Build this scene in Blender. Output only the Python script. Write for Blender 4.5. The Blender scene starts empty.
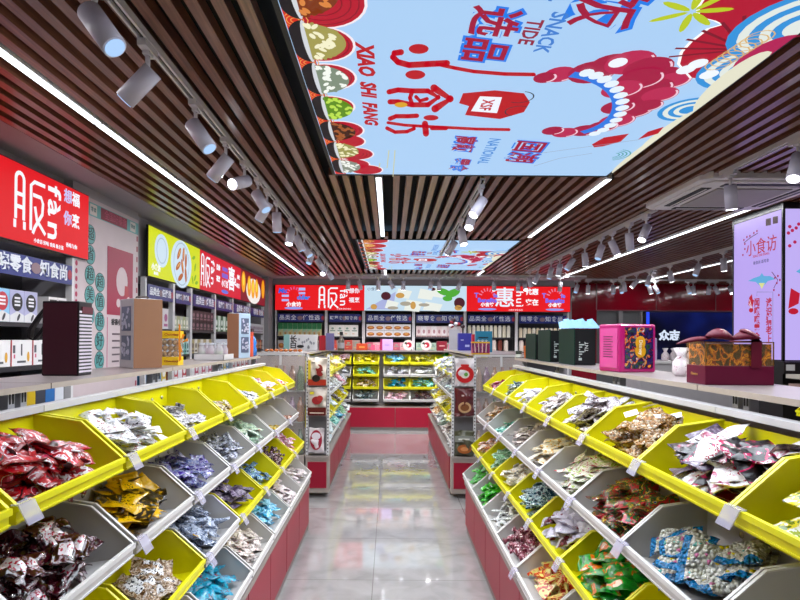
import bpy, math, random
from mathutils import Matrix, Vector, noise
random.seed(7)
sc = bpy.context.scene
COL = sc.collection
PI = math.pi
R = random.Random(11)
# ---------------------------------------------------------------- camera
F = 578.0; EYE = 1.6
PITCH = math.radians(0.4); ROLL = math.radians(0.40)
def cam_rot(yaw):
    return Matrix.Rotation(yaw, 3, 'Z') @ Matrix.Rotation(PI/2 + PITCH, 3, 'X') @ Matrix.Rotation(ROLL, 3, 'Z')
SHX, SHY = 10/800, 36/800
def project(p, Rm):
    q = Rm.transposed() @ (Vector(p) - Vector((0, 0, EYE)))
    return (400 + F*q.x/-q.z - SHX*800, 300 - F*q.y/-q.z + SHY*800)
YAW = 0.0; VH = project((0, 1000, EYE), cam_rot(YAW))[1]
SHY += (339.3-VH)/800
RM = cam_rot(YAW)
cam = bpy.data.objects.new('camera', bpy.data.cameras.new('camera')); COL.objects.link(cam)
cam.matrix_world = Matrix.Translation((0, 0, EYE)) @ RM.to_4x4()
cam.data.sensor_width = 36; cam.data.lens = F/800*36; cam.data.shift_x = SHX; cam.data.shift_y = SHY; cam.data.clip_start = .02
sc.camera = cam
def ray(u, v):
    return RM @ Vector(((u-400+SHX*800)/F, (300 + SHY*800 - v)/F, -1))
def hit(u, v, ax, val):          # the point of a fixed wall, ceiling or floor plane that the photo shows there
    d = ray(u, v); o = Vector((0, 0, EYE)); t = (val-o[ax])/d[ax]
    return o + d*t
# ---------------------------------------------------------------- materials
def lin(h):
    if isinstance(h, str):
        h = tuple(int(h[i:i+2], 16)/255 for i in (0, 2, 4))
    return tuple((c/12.92 if c <= .04045 else ((c+.055)/1.055)**2.4) for c in h[:3]) + (1,)
def newmat(name):
    m = bpy.data.materials.new(name); m.use_nodes = True
    nt = m.node_tree; return m, nt, nt.nodes['Principled BSDF']
MC = {}
def mat(col, rough=.5, metal=0, name=None, spec=.5, alpha=1, trans=0, coat=0):
    k = (col, rough, metal, spec, alpha, trans, coat)
    if k in MC: return MC[k]
    m, nt, b = newmat(name or 'plain_'+str(col))
    b.inputs['Base Color'].default_value = lin(col); b.inputs['Roughness'].default_value = rough
    b.inputs['Metallic'].default_value = metal; b.inputs['Specular IOR Level'].default_value = spec
    b.inputs['Alpha'].default_value = alpha; b.inputs['Transmission Weight'].default_value = trans
    b.inputs['Coat Weight'].default_value = coat
    # a faint procedural wear so that no surface is perfectly uniform
    n = nt.nodes.new('ShaderNodeTexNoise'); n.inputs['Scale'].default_value = 9; n.inputs['Detail'].default_value = 3
    tc = nt.nodes.new('ShaderNodeTexCoord'); nt.links.new(tc.outputs['Object'], n.inputs['Vector'])
    mx = nt.nodes.new('ShaderNodeMix'); mx.data_type = 'RGBA'; mx.blend_type = 'MULTIPLY'
    mx.inputs['Factor'].default_value = .12; mx.inputs['A'].default_value = lin(col)
    nt.links.new(n.outputs['Fac'], mx.inputs['B']); nt.links.new(mx.outputs['Result'], b.inputs['Base Color'])
    MC[k] = m; return m
def emis(col, s=1.0):
    k = ('e', col, s)
    if k in MC: return MC[k]
    m, nt, b = newmat('glow_'+str(col))
    b.inputs['Base Color'].default_value = (.01, .01, .01, 1); b.inputs['Roughness'].default_value = .5; b.inputs['Specular IOR Level'].default_value = .15
    b.inputs['Emission Color'].default_value = lin(col); b.inputs['Emission Strength'].default_value = s
    MC[k] = m; return m
def ramp(nt, cols, fac, mode='CONSTANT'):
    r = nt.nodes.new('ShaderNodeValToRGB'); r.color_ramp.interpolation = mode
    e = r.color_ramp.elements
    while len(e) < len(cols): e.new(.5)
    for i, (p, c) in enumerate(cols): e[i].position = p; e[i].color = lin(c)
    nt.links.new(fac, r.inputs['Fac']); return r.outputs['Color']
def math_(nt, op, a, b=None, c=None):
    n = nt.nodes.new('ShaderNodeMath'); n.operation = op
    for i, x in enumerate((a, b, c)):
        if x is None: continue
        if isinstance(x, (int, float)): n.inputs[i].default_value = x
        else: nt.links.new(x, n.inputs[i])
    return n.outputs[0]
def mixc(nt, f, a, b):
    n = nt.nodes.new('ShaderNodeMix'); n.data_type = 'RGBA'
    for s, x in (('Factor', f), ('A', a), ('B', b)):
        if isinstance(x, (int, float)): n.inputs[s].default_value = x
        elif isinstance(x, (str, tuple)): n.inputs[s].default_value = lin(x)
        else: nt.links.new(x, n.inputs[s])
    return n.outputs['Result']
def pk(name, cols, label=None, ink='303030', seal=None, scale=22, rough=.28, balls=None, bump=.5, emit=0, coat=.3):
    """printed plastic wrapper: blotched artwork, an optional pale label with small print, sealed ends"""
    k = ('pk', name)
    if k in MC: return MC[k]
    m, nt, b = newmat('wrapper_'+name)
    tc = nt.nodes.new('ShaderNodeTexCoord'); oi = nt.nodes.new('ShaderNodeObjectInfo')
    off = nt.nodes.new('ShaderNodeVectorMath'); off.operation = 'ADD'
    nt.links.new(tc.outputs['Object'], off.inputs[0])
    cx = nt.nodes.new('ShaderNodeCombineXYZ'); nt.links.new(math_(nt, 'MULTIPLY', oi.outputs['Random'], 7.0), cx.inputs['X'])
    nt.links.new(cx.outputs[0], off.inputs[1])
    if balls:
        n = nt.nodes.new('ShaderNodeTexVoronoi'); n.inputs['Scale'].default_value = balls
        fac = math_(nt, 'MULTIPLY', n.outputs['Distance'], 1.0); src = n.outputs['Color']
        col = ramp(nt, cols, math_(nt, 'FRACT', math_(nt, 'MULTIPLY', nt.nodes.new('ShaderNodeSeparateColor').outputs[0], 1.0)))
        sep = nt.nodes.new('ShaderNodeSeparateColor'); nt.links.new(src, sep.inputs[0])
        col = ramp(nt, cols, sep.outputs[0]); h = math_(nt, 'SUBTRACT', 1.0, fac)
        nt.links.new(off.outputs[0], n.inputs['Vector'])
    else:
        n = nt.nodes.new('ShaderNodeTexNoise'); n.inputs['Scale'].default_value = scale*1.25; n.inputs['Detail'].default_value = 3.5
        n.inputs['Distortion'].default_value = 1.6
        nt.links.new(off.outputs[0], n.inputs['Vector']); col = ramp(nt, cols, n.outputs['Fac']); h = n.outputs['Fac']
    sx = nt.nodes.new('ShaderNodeSeparateXYZ'); nt.links.new(tc.outputs['Generated'], sx.inputs[0])
    ax = math_(nt, 'ABSOLUTE', math_(nt, 'SUBTRACT', sx.outputs['X'], .5)); ay = math_(nt, 'ABSOLUTE', math_(nt, 'SUBTRACT', sx.outputs['Y'], .5))
    if label:
        inside = math_(nt, 'MULTIPLY', math_(nt, 'LESS_THAN', ax, .24), math_(nt, 'LESS_THAN', ay, .27))
        n2 = nt.nodes.new('ShaderNodeTexNoise'); n2.inputs['Scale'].default_value = 130; n2.inputs['Detail'].default_value = 1
        nt.links.new(off.outputs[0], n2.inputs['Vector'])
        lab = ramp(nt, [(0, ink), (.43, label)], n2.outputs['Fac'])
        col = mixc(nt, inside, col, lab)
    if seal:
        col = mixc(nt, math_(nt, 'GREATER_THAN', ax, .36 if balls else .42), col, seal)
    hv = nt.nodes.new('ShaderNodeHueSaturation'); hv.inputs['Saturation'].default_value = 1.15; nt.links.new(math_(nt, 'ADD', math_(nt, 'MULTIPLY', oi.outputs['Random'], .45), .72), hv.inputs['Value']); nt.links.new(col, hv.inputs['Color']); col = hv.outputs[0]
    nt.links.new(col, b.inputs['Base Color'])
    b.inputs['Roughness'].default_value = rough; b.inputs['Coat Weight'].default_value = coat; b.inputs['Coat Roughness'].default_value = .15
    n3 = nt.nodes.new('ShaderNodeTexNoise'); n3.inputs['Scale'].default_value = 60; n3.inputs['Detail'].default_value = 2
    nt.links.new(off.outputs[0], n3.inputs['Vector'])
    bp = nt.nodes.new('ShaderNodeBump'); bp.inputs['Strength'].default_value = min(1, bump*1.4); bp.inputs['Distance'].default_value = .02 if balls else .004
    nt.links.new(h if balls else n3.outputs['Fac'], bp.inputs['Height']); nt.links.new(bp.outputs[0], b.inputs['Normal'])
    if emit:
        nt.links.new(col, b.inputs['Emission Color']); b.inputs['Emission Strength'].default_value = emit
    MC[k] = m; return m
# ---------------------------------------------------------------- mesh builder
class MB:
    def __init__(s): s.v = []; s.f = []; s.mi = []
    def add(s, vs, fs, mi=0):
        b = len(s.v); s.v += [tuple(x) for x in vs]; s.f += [tuple(b+i for i in f) for f in fs]; s.mi += [mi]*len(fs); return s
    def box(s, x0, x1, y0, y1, z0, z1, mi=0):
        return s.add([(x, y, z) for x in (x0, x1) for y in (y0, y1) for z in (z0, z1)],
                     [(0, 1, 3, 2), (4, 6, 7, 5), (0, 4, 5, 1), (2, 3, 7, 6), (0, 2, 6, 4), (1, 5, 7, 3)], mi)
    def prism(s, pts, vec, mi=0):
        n = len(pts); vec = Vector(vec); a = [Vector(p) for p in pts]; b = [p+vec for p in a]
        fs = [tuple(range(n)), tuple(range(2*n-1, n-1, -1))] + [(i, i+n, (i+1) % n+n, (i+1) % n) for i in range(n)]
        return s.add(a+b, fs, mi)
    def tube(s, p0, p1, r0, r1=None, seg=16, mi=0, cap=True):
        p0, p1 = Vector(p0), Vector(p1); r1 = r0 if r1 is None else r1
        q = (p1-p0).to_track_quat('Z', 'Y')
        vs = []
        for p, r in ((p0, r0), (p1, r1)):
            for i in range(seg):
                a = 2*PI*i/seg; vs.append(p + q @ Vector((r*math.cos(a), r*math.sin(a), 0)))
        fs = [(i, (i+1) % seg, (i+1) % seg+seg, i+seg) for i in range(seg)]
        if cap: fs += [tuple(range(seg-1, -1, -1)), tuple(range(seg, 2*seg))]
        return s.add(vs, fs, mi)
    def path(s, pts, r, seg=8, mi=0):
        for a, b in zip(pts, pts[1:]): s.tube(a, b, r, seg=seg, mi=mi)
        return s
    def lathe(s, prof, c=(0, 0, 0), seg=20, mi=0, sy=1):
        vs = []; fs = []
        for r, z in prof:
            for i in range(seg):
                a = 2*PI*i/seg; vs.append((c[0]+r*math.cos(a), c[1]+r*sy*math.sin(a), c[2]+z))
        for k in range(len(prof)-1):
            for i in range(seg):
                j = (i+1) % seg; fs.append((k*seg+i, k*seg+j, (k+1)*seg+j, (k+1)*seg+i))
        fs.append(tuple(range(seg-1, -1, -1))); fs.append(tuple((len(prof)-1)*seg+i for i in range(seg)))
        return s.add(vs, fs, mi)
    def ball(s, c, r, sz=(1, 1, 1), seg=12, rings=7, mi=0):
        vs = []; fs = []
        for k in range(1, rings):
            t = PI*k/rings
            for i in range(seg):
                a = 2*PI*i/seg
                vs.append((c[0]+r*sz[0]*math.sin(t)*math.cos(a), c[1]+r*sz[1]*math.sin(t)*math.sin(a), c[2]+r*sz[2]*math.cos(t)))
        n = len(vs); vs += [(c[0], c[1], c[2]+r*sz[2]), (c[0], c[1], c[2]-r*sz[2])]
        for k in range(rings-2):
            for i in range(seg):
                j = (i+1) % seg; fs.append((k*seg+i, (k+1)*seg+i, (k+1)*seg+j, k*seg+j))
        for i in range(seg):
            j = (i+1) % seg; fs.append((n, i, j)); fs.append((n+1, (rings-2)*seg+j, (rings-2)*seg+i))
        return s.add(vs, fs, mi)
    def mesh(s, name, mats, smooth=False):
        me = bpy.data.meshes.new(name); me.from_pydata(s.v, [], s.f)
        for m in (mats if isinstance(mats, (list, tuple)) else [mats]): me.materials.append(m)
        me.polygons.foreach_set('material_index', s.mi)
        me.update(); me.validate()
        import bmesh as bm_
        b = bm_.new(); b.from_mesh(me); bm_.ops.recalc_face_normals(b, faces=b.faces); b.to_mesh(me); b.free()
        if smooth: me.polygons.foreach_set('use_smooth', [True]*len(me.polygons))
        return me
MW = {}
def M4(loc, rz=0): return Matrix.Translation(loc) @ Matrix.Rotation(rz, 4, 'Z')
def tag(o, label, cat, group=None, kind=None):
    o['label'] = label; o['category'] = cat
    if group: o['group'] = group
    if kind: o['kind'] = kind
    return o
def thing(name, label, cat, loc=(0, 0, 0), rz=0, group=None):
    o = bpy.data.objects.new(name, None); COL.objects.link(o); o.location = loc; o.rotation_euler = (0, 0, rz); o.empty_display_size = .05
    MW[o.name] = M4(loc, rz); return tag(o, label, cat, group)
def obj(name, mb, mats, parent=None, loc=(0, 0, 0), rot=(0, 0, 0), world=False, smooth=False, bevel=0):
    me = mb if isinstance(mb, bpy.types.Mesh) else mb.mesh(name, mats, smooth)
    o = bpy.data.objects.new(name, me); COL.objects.link(o); o.location = loc; o.rotation_euler = rot
    if parent:
        o.parent = parent
        if world: me.transform(MW[parent.name].inverted())
        if parent.name in MW: MW[o.name] = MW[parent.name].copy() @ Matrix.Translation(loc)
    else: MW[o.name] = M4(loc, rot[2])
    if bevel:
        b = o.modifiers.new('bevel', 'BEVEL'); b.width = bevel; b.segments = 2; b.limit_method = 'ANGLE'
    return o
def struct(name, mb, m, **k):
    o = obj(name, mb, m, **k); o['kind'] = 'structure'; return o
def copy(o, loc=None, rot=None, label=None, group=None):
    c = o.copy(); COL.objects.link(c)
    if loc is not None: c.location = loc
    if rot is not None: c.rotation_euler = rot
    if label: c['label'] = label
    if group: c['group'] = group
    MW[c.name] = M4(c.location, c.rotation_euler[2])
    for ch in list(o.children):
        d = ch.copy(); COL.objects.link(d); d.parent = c
        for g in list(ch.children):
            e = g.copy(); COL.objects.link(e); e.parent = d
    return c
def frame4(org, xd, yd):
    x = Vector(xd).normalized(); y = Vector(yd).normalized(); z = x.cross(y)
    return Matrix(((x.x, y.x, z.x, org[0]), (x.y, y.y, z.y, org[1]), (x.z, y.z, z.z, org[2]), (0, 0, 0, 1)))
def txt(name, s, size, org, xd, yd, m, parent, bold=0, ext=.0012, align='CENTER', shear=0, spacing=1, line=1, sx=1, valign='CENTER'):
    cu = bpy.data.curves.new(name, 'FONT'); cu.body = s; cu.size = size; cu.offset = bold; cu.extrude = ext
    cu.align_x = align; cu.align_y = valign; cu.shear = shear; cu.space_character = spacing; cu.space_line = line
    cu.resolution_u = 2
    t = bpy.data.objects.new('tmp', cu); COL.objects.link(t)
    me = bpy.data.meshes.new_from_object(t); bpy.data.objects.remove(t)
    me.transform(frame4(org, xd, yd) @ Matrix.Diagonal((sx, 1, 1, 1)))
    me.materials.clear(); me.materials.append(m); me.polygons.foreach_set('material_index', [0]*len(me.polygons))
    return obj(name, me, m, parent, world=True)
def flat(name, pts, org, xd, yd, m, parent, th=.001, smooth=False):
    """a flat printed shape (or several) in the plane org/xd/yd"""
    F4 = frame4(org, xd, yd); mb = MB()
    if pts and isinstance(pts[0][0], (int, float)): pts = [pts]
    n = (F4.to_3x3() @ Vector((0, 0, 1)))*th
    for poly in pts: mb.prism([F4 @ Vector((p[0], p[1], 0)) for p in poly], n)
    return obj(name, mb, m, parent, world=True)
def ell(cx, cy, rx, ry, n=20, a0=0, a1=2*PI, rot=0):
    full = abs(a1-a0-2*PI) < 1e-6; k = n if full else n+1; out = []
    for i in range(k):
        a = a0+(a1-a0)*i/n; x, y = rx*math.cos(a), ry*math.sin(a)
        out.append((cx+x*math.cos(rot)-y*math.sin(rot), cy+x*math.sin(rot)+y*math.cos(rot)))
    return out
def rect(x0, x1, y0, y1): return [(x0, y0), (x1, y0), (x1, y1), (x0, y1)]
def band(pts, w):
    """a ribbon polygon of width w along pts"""
    L = []; Rr = []
    for i, p in enumerate(pts):
        a = Vector(pts[max(0, i-1)]); b = Vector(pts[min(len(pts)-1, i+1)]); d = (b-a).normalized(); n = Vector((-d.y, d.x))*w/2
        L.append((p[0]+n.x, p[1]+n.y)); Rr.append((p[0]-n.x, p[1]-n.y))
    return [[L[i], L[i+1], Rr[i+1], Rr[i]] for i in range(len(pts)-1)]
def arc(cx, cy, r, a0, a1, w, n=12): return band([(cx+r*math.cos(a0+(a1-a0)*i/n), cy+r*math.sin(a0+(a1-a0)*i/n)) for i in range(n+1)], w)
ORD = ['first', 'second', 'third', 'fourth', 'fifth', 'sixth', 'seventh', 'eighth', 'ninth', 'tenth', 'eleventh', 'twelfth', 'thirteenth', 'fourteenth', 'fifteenth', 'sixteenth', 'seventeenth', 'eighteenth', 'nineteenth', 'twentieth']
# common materials
WHITE = mat('d8d6d6', .45); GREY = mat('7d7a7d', .6); DGREY = mat('3c3a40', .6); BLACK = mat('08080a', .5); WALL = mat('a4a1a8', .8)
BEIGE = mat('b0a49c', .45); STEEL = mat('c4c4c8', .35, .3); REDP = mat('a01030', .4, spec=.35); YEL = mat('e8e004', .35); YELD = mat('d8d000', .4)
BINW = mat('d0cdcc', .38); LAM = mat('8e8484', .28)
H = 2.70                                                # ceiling height
# ================================================================ THE SETTING
m, nt, b = newmat('polished_floor_tiles')
tc = nt.nodes.new('ShaderNodeTexCoord'); sx = nt.nodes.new('ShaderNodeSeparateXYZ'); nt.links.new(tc.outputs['Object'], sx.inputs[0])
gx = math_(nt, 'LESS_THAN', math_(nt, 'FRACT', math_(nt, 'DIVIDE', math_(nt, 'ADD', sx.outputs['X'], 8.104), .8)), .006)
gy = math_(nt, 'LESS_THAN', math_(nt, 'FRACT', math_(nt, 'DIVIDE', math_(nt, 'ADD', sx.outputs['Y'], 4.15), .8)), .006)
g = math_(nt, 'MAXIMUM', gx, gy)
n1 = nt.nodes.new('ShaderNodeTexNoise'); n1.inputs['Scale'].default_value = 5; n1.inputs['Detail'].default_value = 7; n1.inputs['Distortion'].default_value = .6
nt.links.new(tc.outputs['Object'], n1.inputs['Vector'])
base = ramp(nt, [(.3, '918f90'), (.5, 'a09e9f'), (.7, 'a9a7a8')], n1.outputs['Fac'], 'LINEAR')
nt.links.new(mixc(nt, g, base, '787674'), b.inputs['Base Color'])
b.inputs['Roughness'].default_value = .08; b.inputs['Specular IOR Level'].default_value = .6; b.inputs['Coat Weight'].default_value = .8; b.inputs['Coat Roughness'].default_value = .015
FLOOR = m
struct('floor', MB().box(-2.7, 9.1, -1.3, 11.4, -.06, 0), FLOOR)
PLEN = mat('030303', .9)
struct('ceiling', MB().box(-2.7, 9.1, -1.3, 11.4, 2.84, 2.9), PLEN)
# slats
m, nt, b = newmat('brown_wood_slats')
tc = nt.nodes.new('ShaderNodeTexCoord'); mp = nt.nodes.new('ShaderNodeMapping'); mp.inputs['Scale'].default_value = (30, 1.2, 30)
nt.links.new(tc.outputs['Object'], mp.inputs['Vector']); n1 = nt.nodes.new('ShaderNodeTexNoise'); n1.inputs['Scale'].default_value = 3; n1.inputs['Detail'].default_value = 6
nt.links.new(mp.outputs[0], n1.inputs['Vector'])
nt.links.new(ramp(nt, [(.3, '603a2a'), (.55, '7c4e3a'), (.75, '94644e')], n1.outputs['Fac'], 'LINEAR'), b.inputs['Base Color'])
b.inputs['Roughness'].default_value = .3; b.inputs['Coat Weight'].default_value = .25; b.inputs['Coat Roughness'].default_value = .2
SLAT = m
PX0, PX1 = -.372, 1.43
PAN = [(1.12, 3.84), (6.36, 9.08)]
LEDS = [(-1.505, .9, 9.97), (-.085, 3.88, 6.17), (-.085, 9.12, 9.96), (1.475, 3.88, 6.17), (1.475, 9.14, 9.96), (2.965, .88, 9.92), (4.62, 4.88, 10.92), (6.9, 6.88, 10.92)]
sl = MB(); x = -1.985
while x < 9.0:
    c0, c1 = x, x+.043
    if c1 > PX0-.03 and c0 < PX1+.03: segs = [(-1.2, PAN[0][0]-.03), (PAN[0][1]+.03, PAN[1][0]-.03), (PAN[1][1]+.03, 10.12)]
    else: segs = [(-1.2, 10.12 if x < 3.45 else 11.15)]
    for lx, la, lb in LEDS:
        if c1 > lx-.023 and c0 < lx+.023: segs = [q for a, b_ in segs for q in ((a, min(b_, la)), (max(a, lb), b_)) if q[1] > q[0]]
    for a, b_ in segs: sl.box(c0, c1, a, b_, H, H+.05)
    x += .087
struct('ceiling_slats', sl, SLAT)
struct('ceiling_edge', MB().box(-2.7, -1.99, -1.2, 10.9, H, H+.05).box(-1.99, 3.45, 10.13, 10.9, H, H+.05), WALL)
struct('wall_left', MB().box(-2.72, -2.6, -1.3, 11, 0, 2.84), WALL)
struct('wall_column', MB().box(-2.6, -2.226, 4.04, 5.09, 0, H), mat('aaa7ac', .8))
struct('trim_bulkhead', MB().box(-2.6, -2.285, -1.2, 4.035, 2.16, H).box(-2.6, -2.285, 5.1, 10.24, 2.16, H), mat('b0adb2', .8))
struct('wall_back', MB().box(-2.7, 3.45, 10.98, 11.3, 0, 2.84), WALL)
struct('trim_sign_band', MB().box(-2.2, 3.4, 10.63, 10.98, 2.585, H), WALL)
struct('trim_corner_pillar', MB().box(-2.6, -2.16, 10.25, 10.98, 0, H), mat('9a979a', .7))
RGL = mat('8e0820', .12, spec=.7, coat=.6)
struct('wall_back_red_glass', MB().box(3.46, 9, 11.2, 11.26, 2.2, 2.84).box(3.46, 4.0, 11.19, 11.26, 0, 2.2), RGL)
struct('trim_glass_joints', MB().box(3.99, 4.005, 11.185, 11.2, 2.2, 2.7).box(5.15, 5.16, 11.185, 11.2, 2.2, 2.7).box(6.3, 6.31, 11.185, 11.2, 2.2, 2.7).box(4.0, 9, 11.18, 11.2, 2.18, 2.2), mat('8a5058', .3))
struct('wall_far_grey', MB().box(4.0, 9, 11.24, 11.3, 0, 2.2), mat('66686a', .35))
struct('wall_far_posts', MB().box(4.42, 4.5, 11.17, 11.24, 0, 2.18).box(4.85, 4.93, 11.17, 11.24, 0, 2.18), mat('8d8b8d', .4))
struct('wall_right', MB().box(9, 9.12, -1.3, 11.4, 0, 2.84), WALL)
struct('wall_front', MB().box(-2.7, 9.1, -1.42, -1.3, 0, 2.84), mat('b8b4b4', .8))
# ================================================================ CEILING LIGHT BOXES WITH THE PRINTED GRAPHIC
ES = 1.0
def E(c): return emis(c, ES)
def light_panel(dy, label, first):
    loc = (PX0, PAN[0][0]+dy, H)
    t = thing('ceiling_lightbox', label, 'light box', loc, 0)
    y0, y1 = PAN[0][0]+dy, PAN[0][1]+dy
    fr = MB()
    for a in ((PX0-.02, PX0, y0-.02, y1+.02), (PX1, PX1+.02, y0-.02, y1+.02), (PX0, PX1, y0-.02, y0), (PX0, PX1, y1, y1+.02)): fr.box(*a, H-.006, H+.09)
    obj('frame', fr, BLACK, t, world=True)
    obj('lit_panel', MB().box(PX0, PX1, y0, y1, H-.002, H+.08), E('a9cdf2'), t, world=True)
    lay = [0]
    def base(z=None):
        lay[0] += 1; return (0, dy, H-.002-.00012*lay[0])
    XD, YD = (0, 1, 0), (1, 0, 0)
    def P(u, v, clamp=True):
        p = hit(u, v, 2, H); x, y = p.x, p.y
        return (min(max(y, PAN[0][0]+.005), PAN[0][1]-.004), min(max(x, PX0+.003), PX1-.003))
    def sh(name, polys, col): return flat(name, polys, base(), XD, YD, E(col), t, .00005)
    def clampp(poly): return [(min(max(a, PAN[0][0]+.004), PAN[0][1]-.004), min(max(b_, PX0+.003), PX1-.003)) for a, b_ in poly]
    # red scalloped cloud behind the bowls
    BLB = [(1.2, -.2, .17), (1.55, -.22, .17), (1.88, -.24, .15), (2.15, -.27, .125), (2.42, -.27, .115), (2.72, -.29, .11), (3.03, -.27, .12), (3.2, -.25, .1), (3.42, -.22, .11), (3.62, -.24, .1), (3.74, -.16, .1)]
    blobs = [clampp(ell(a, b_, r, r, 26)) for a, b_, r in BLB] + [rect(PAN[0][0]+.004, PAN[0][1]-.004, PX0+.003, -.3)]
    sh('red_cloud_outline', [clampp(ell(a, b_, r+.01, r+.01, 26)) for a, b_, r in BLB], 'f4e8f0')
    sh('red_cloud', blobs, 'b5102c')
    lines = []
    for yy, xx, r in [(1.55, -.22, .17), (1.88, -.24, .15), (2.15, -.27, .125), (2.42, -.27, .115), (3.03, -.27, .12), (3.42, -.22, .11)]:
        for q in (.88, .7, .5): lines += [clampp(p) for p in arc(yy, xx, r*q, -1.9, 1.9, .005, 14)]
    sh('cloud_lines', lines, '8a0a24')
    sh('orange_border', [rect(PAN[0][0]+.004, PAN[0][1]-.004, PX0+.003, -.315)], 'd42a1a')
    sc_ = []
    for k in range(9):
        yy = 1.07+.305*k
        for r in (.015, .03, .045): sc_ += [clampp(p) for p in arc(yy, -.335, r, 0, 2*PI, .004, 12)]
    sh('gold_swirls', sc_, 'e8a050')
    foods = [('a85a28', 'e0904a'), ('c88840', 'e8b070'), ('7c3414', 'd88440'), ('a09850', 'f0ecc8'), ('7c8c78', 'f0f4ec'), ('5a8a18', 'b8dc50'), ('3a1408', 'a0582c'), ('989450', 'ece8c0'), ('848c80', 'eef0ea')]
    for k, (d, l) in enumerate(foods):
        yy = 1.215+.305*k; xb = -.312
        sh('printed_bowl', [clampp(ell(yy, xb, .15, .07, 18, PI, 2*PI))], '15101a')
        sh('printed_bowl_rim', [clampp(ell(yy, xb, .152, .016, 18))], 'd0d4da')
        rr = random.Random(k)
        hs = (.13, .13, .14, .14, .13, .125, .12, .12, .115)[k]
        sh('printed_snack_heap', [clampp(ell(yy, xb+.002, .13, hs, 16, 0, PI))], d)
        for ring, rad in enumerate((.022, .02)):
            nuts = []
            for q in range(24):
                a = rr.uniform(-1, 1); h_ = rr.uniform(.08, .98)*math.sqrt(max(.02, 1-a*a))
                nuts.append(clampp(ell(yy+a*.12, xb+.006+h_*(hs-.012), rad, .010, 10, rot=rr.uniform(-.6, .9))))
            sh('printed_snacks', nuts[:22], l) if ring else sh('printed_snack_shadow', nuts, d)
    # lettering down the panel
    RED = E('b80c20')
    z = base()
    txt('lettering', 'XIAO  SHI  FANG', .088, (-.105, 2.53+dy, z[2]), XD, YD, RED, t, bold=.0045, ext=.00003, shear=.25, sx=1.2)
    def px(poly): return [P(a, b_) for a, b_ in poly]
    def stroke(pts, w):
        w *= 1.25
        return [px(q) for q in band(pts, w)] + [px(ell(a, b_, w*.5, w*.5, 10)) for a, b_ in pts]
    xiao = [px(ell(418.7, 46.7, 10, 5)), px(ell(415.3, 72.7, 10, 4.6))] + stroke([(401, 50), (394.5, 51), (393, 55), (398, 60), (409, 63), (427, 62), (447, 61)], 5) + stroke([(437, 62), (455, 66), (474, 69.5), (505, 72), (534, 72.5)], 3)
    shi = stroke([(434, 86), (450, 97), (435, 107)], 6) + stroke([(389, 90), (398, 88), (412, 89), (428, 89), (438, 95.5), (428, 103), (412, 103), (398, 100), (390, 100)], 4.2) + stroke([(412, 90), (410, 96), (412, 102)], 3.4) + stroke([(416, 95), (420, 99), (427, 97)], 3)
    fang = [px(ell(431, 116, 7.5, 2.8))] + stroke([(390, 117), (396, 114.5), (408, 114.5), (417, 114)], 3.6) + stroke([(388, 121), (405, 123.5), (421, 124.5), (443, 125.6), (476, 127.4), (509, 128)], 2.4) + stroke([(387, 126.5), (395, 130.5), (407, 130), (414, 127), (414, 124.5)], 3) + stroke([(425, 122), (426, 132)], 5) + stroke([(432, 126.5), (446, 126.5)], 3.4)
    for nm_, g_ in (('character_xiao', xiao), ('character_shi', shi), ('character_fang', fang)): sh('lettering', g_, 'b80c20')
    sh('gold_dot', [ell(*P(401, 103), .03, .03)], 'd8a020')
    def block(s_, u, v, size, sp=1):
        z1 = base(); z2 = base(); yy, xx = P(u, v)
        txt('blue_lettering_edge', s_, size, (xx, yy+dy, z1[2]), XD, YD, E('1c7ae6'), t, bold=.016*size/.2, ext=.00003, shear=.2, spacing=sp)
        txt('red_lettering', s_, size, (xx, yy+dy, z2[2]), XD, YD, E('a00c38'), t, bold=.004, ext=.00003, shear=.2, spacing=sp)
    block('选品', 487, 33, .185, 1.12); block('国潮', 524, 150, .19, 1.05); block('零食', 458, 163, .125, 1.05); block('高颜', 463, 142, .125, 1.05); block('饭', 605, 3, .24)
    z = base(); yy, xx = P(550, 30)
    txt('lettering', 'SNACK', .082, (xx+.0, yy+dy, z[2]), XD, YD, E('3c7cd0'), t, bold=.002, ext=.00003, shear=.2)
    yy, xx = P(530, 29); txt('lettering', 'TIDE', .08, (xx, yy+dy, z[2]), XD, YD, E('902040'), t, bold=.002, ext=.00003, shear=.2)
    yy, xx = P(552, 8); txt('lettering', 'NATIONAL', .09, (xx, 1.62+dy, z[2]), XD, YD, E('3c7cd0'), t, bold=.002, ext=.00003, shear=.2)
    yy, xx = P(488, 150); txt('lettering', 'NATIONAL', .09, (xx, yy+dy, z[2]), XD, YD, E('4c8cd8'), t, bold=.002, ext=.00003, shear=.2)
    # the red cup
    cup = [P(463, 91), P(495, 88), P(524, 91), P(530, 100), P(524, 110), P(500, 117), P(465, 113), P(469, 104), P(459, 101)]
    sh('printed_cup', [cup], 'b80c1c'); sh('cup_label', [[P(480, 94), P(502, 95), P(497, 111), P(471, 109)]], 'eef2ff')
    z = base(); yy, xx = P(486, 103); txt('lettering', 'XSF', .075, (xx, yy+dy, z[2]), XD, YD, RED, t, bold=.002, ext=.00003)
    sh('cup_outline', arc(*P(520, 95), .06, -.5, 3, .006) + arc(*P(518, 109), .06, 2.6, 6, .006), '303440')
    # deep pink balloon cluster with pale beads
    bl = [(560, 72, 11, .07), (592, 70, 17, .1), (612, 62, 14, .09), (630, 60, 15, .1), (648, 66, 15, .1), (660, 74, 12, .09), (672, 78, 10, .08), (650, 86, 15, .1), (640, 96, 13, .09), (660, 92, 11, .08), (632, 108, 13, .1), (648, 103, 9, .07), (617, 118, 12, .09), (603, 124, 11, .08), (585, 128, 10, .08), (565, 130, 8, .07), (553, 128, 7, .06), (640, 76, 14, .1), (622, 86, 10, .09), (618, 104, 9, .08), (545, 74, 7, .05)]
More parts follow.
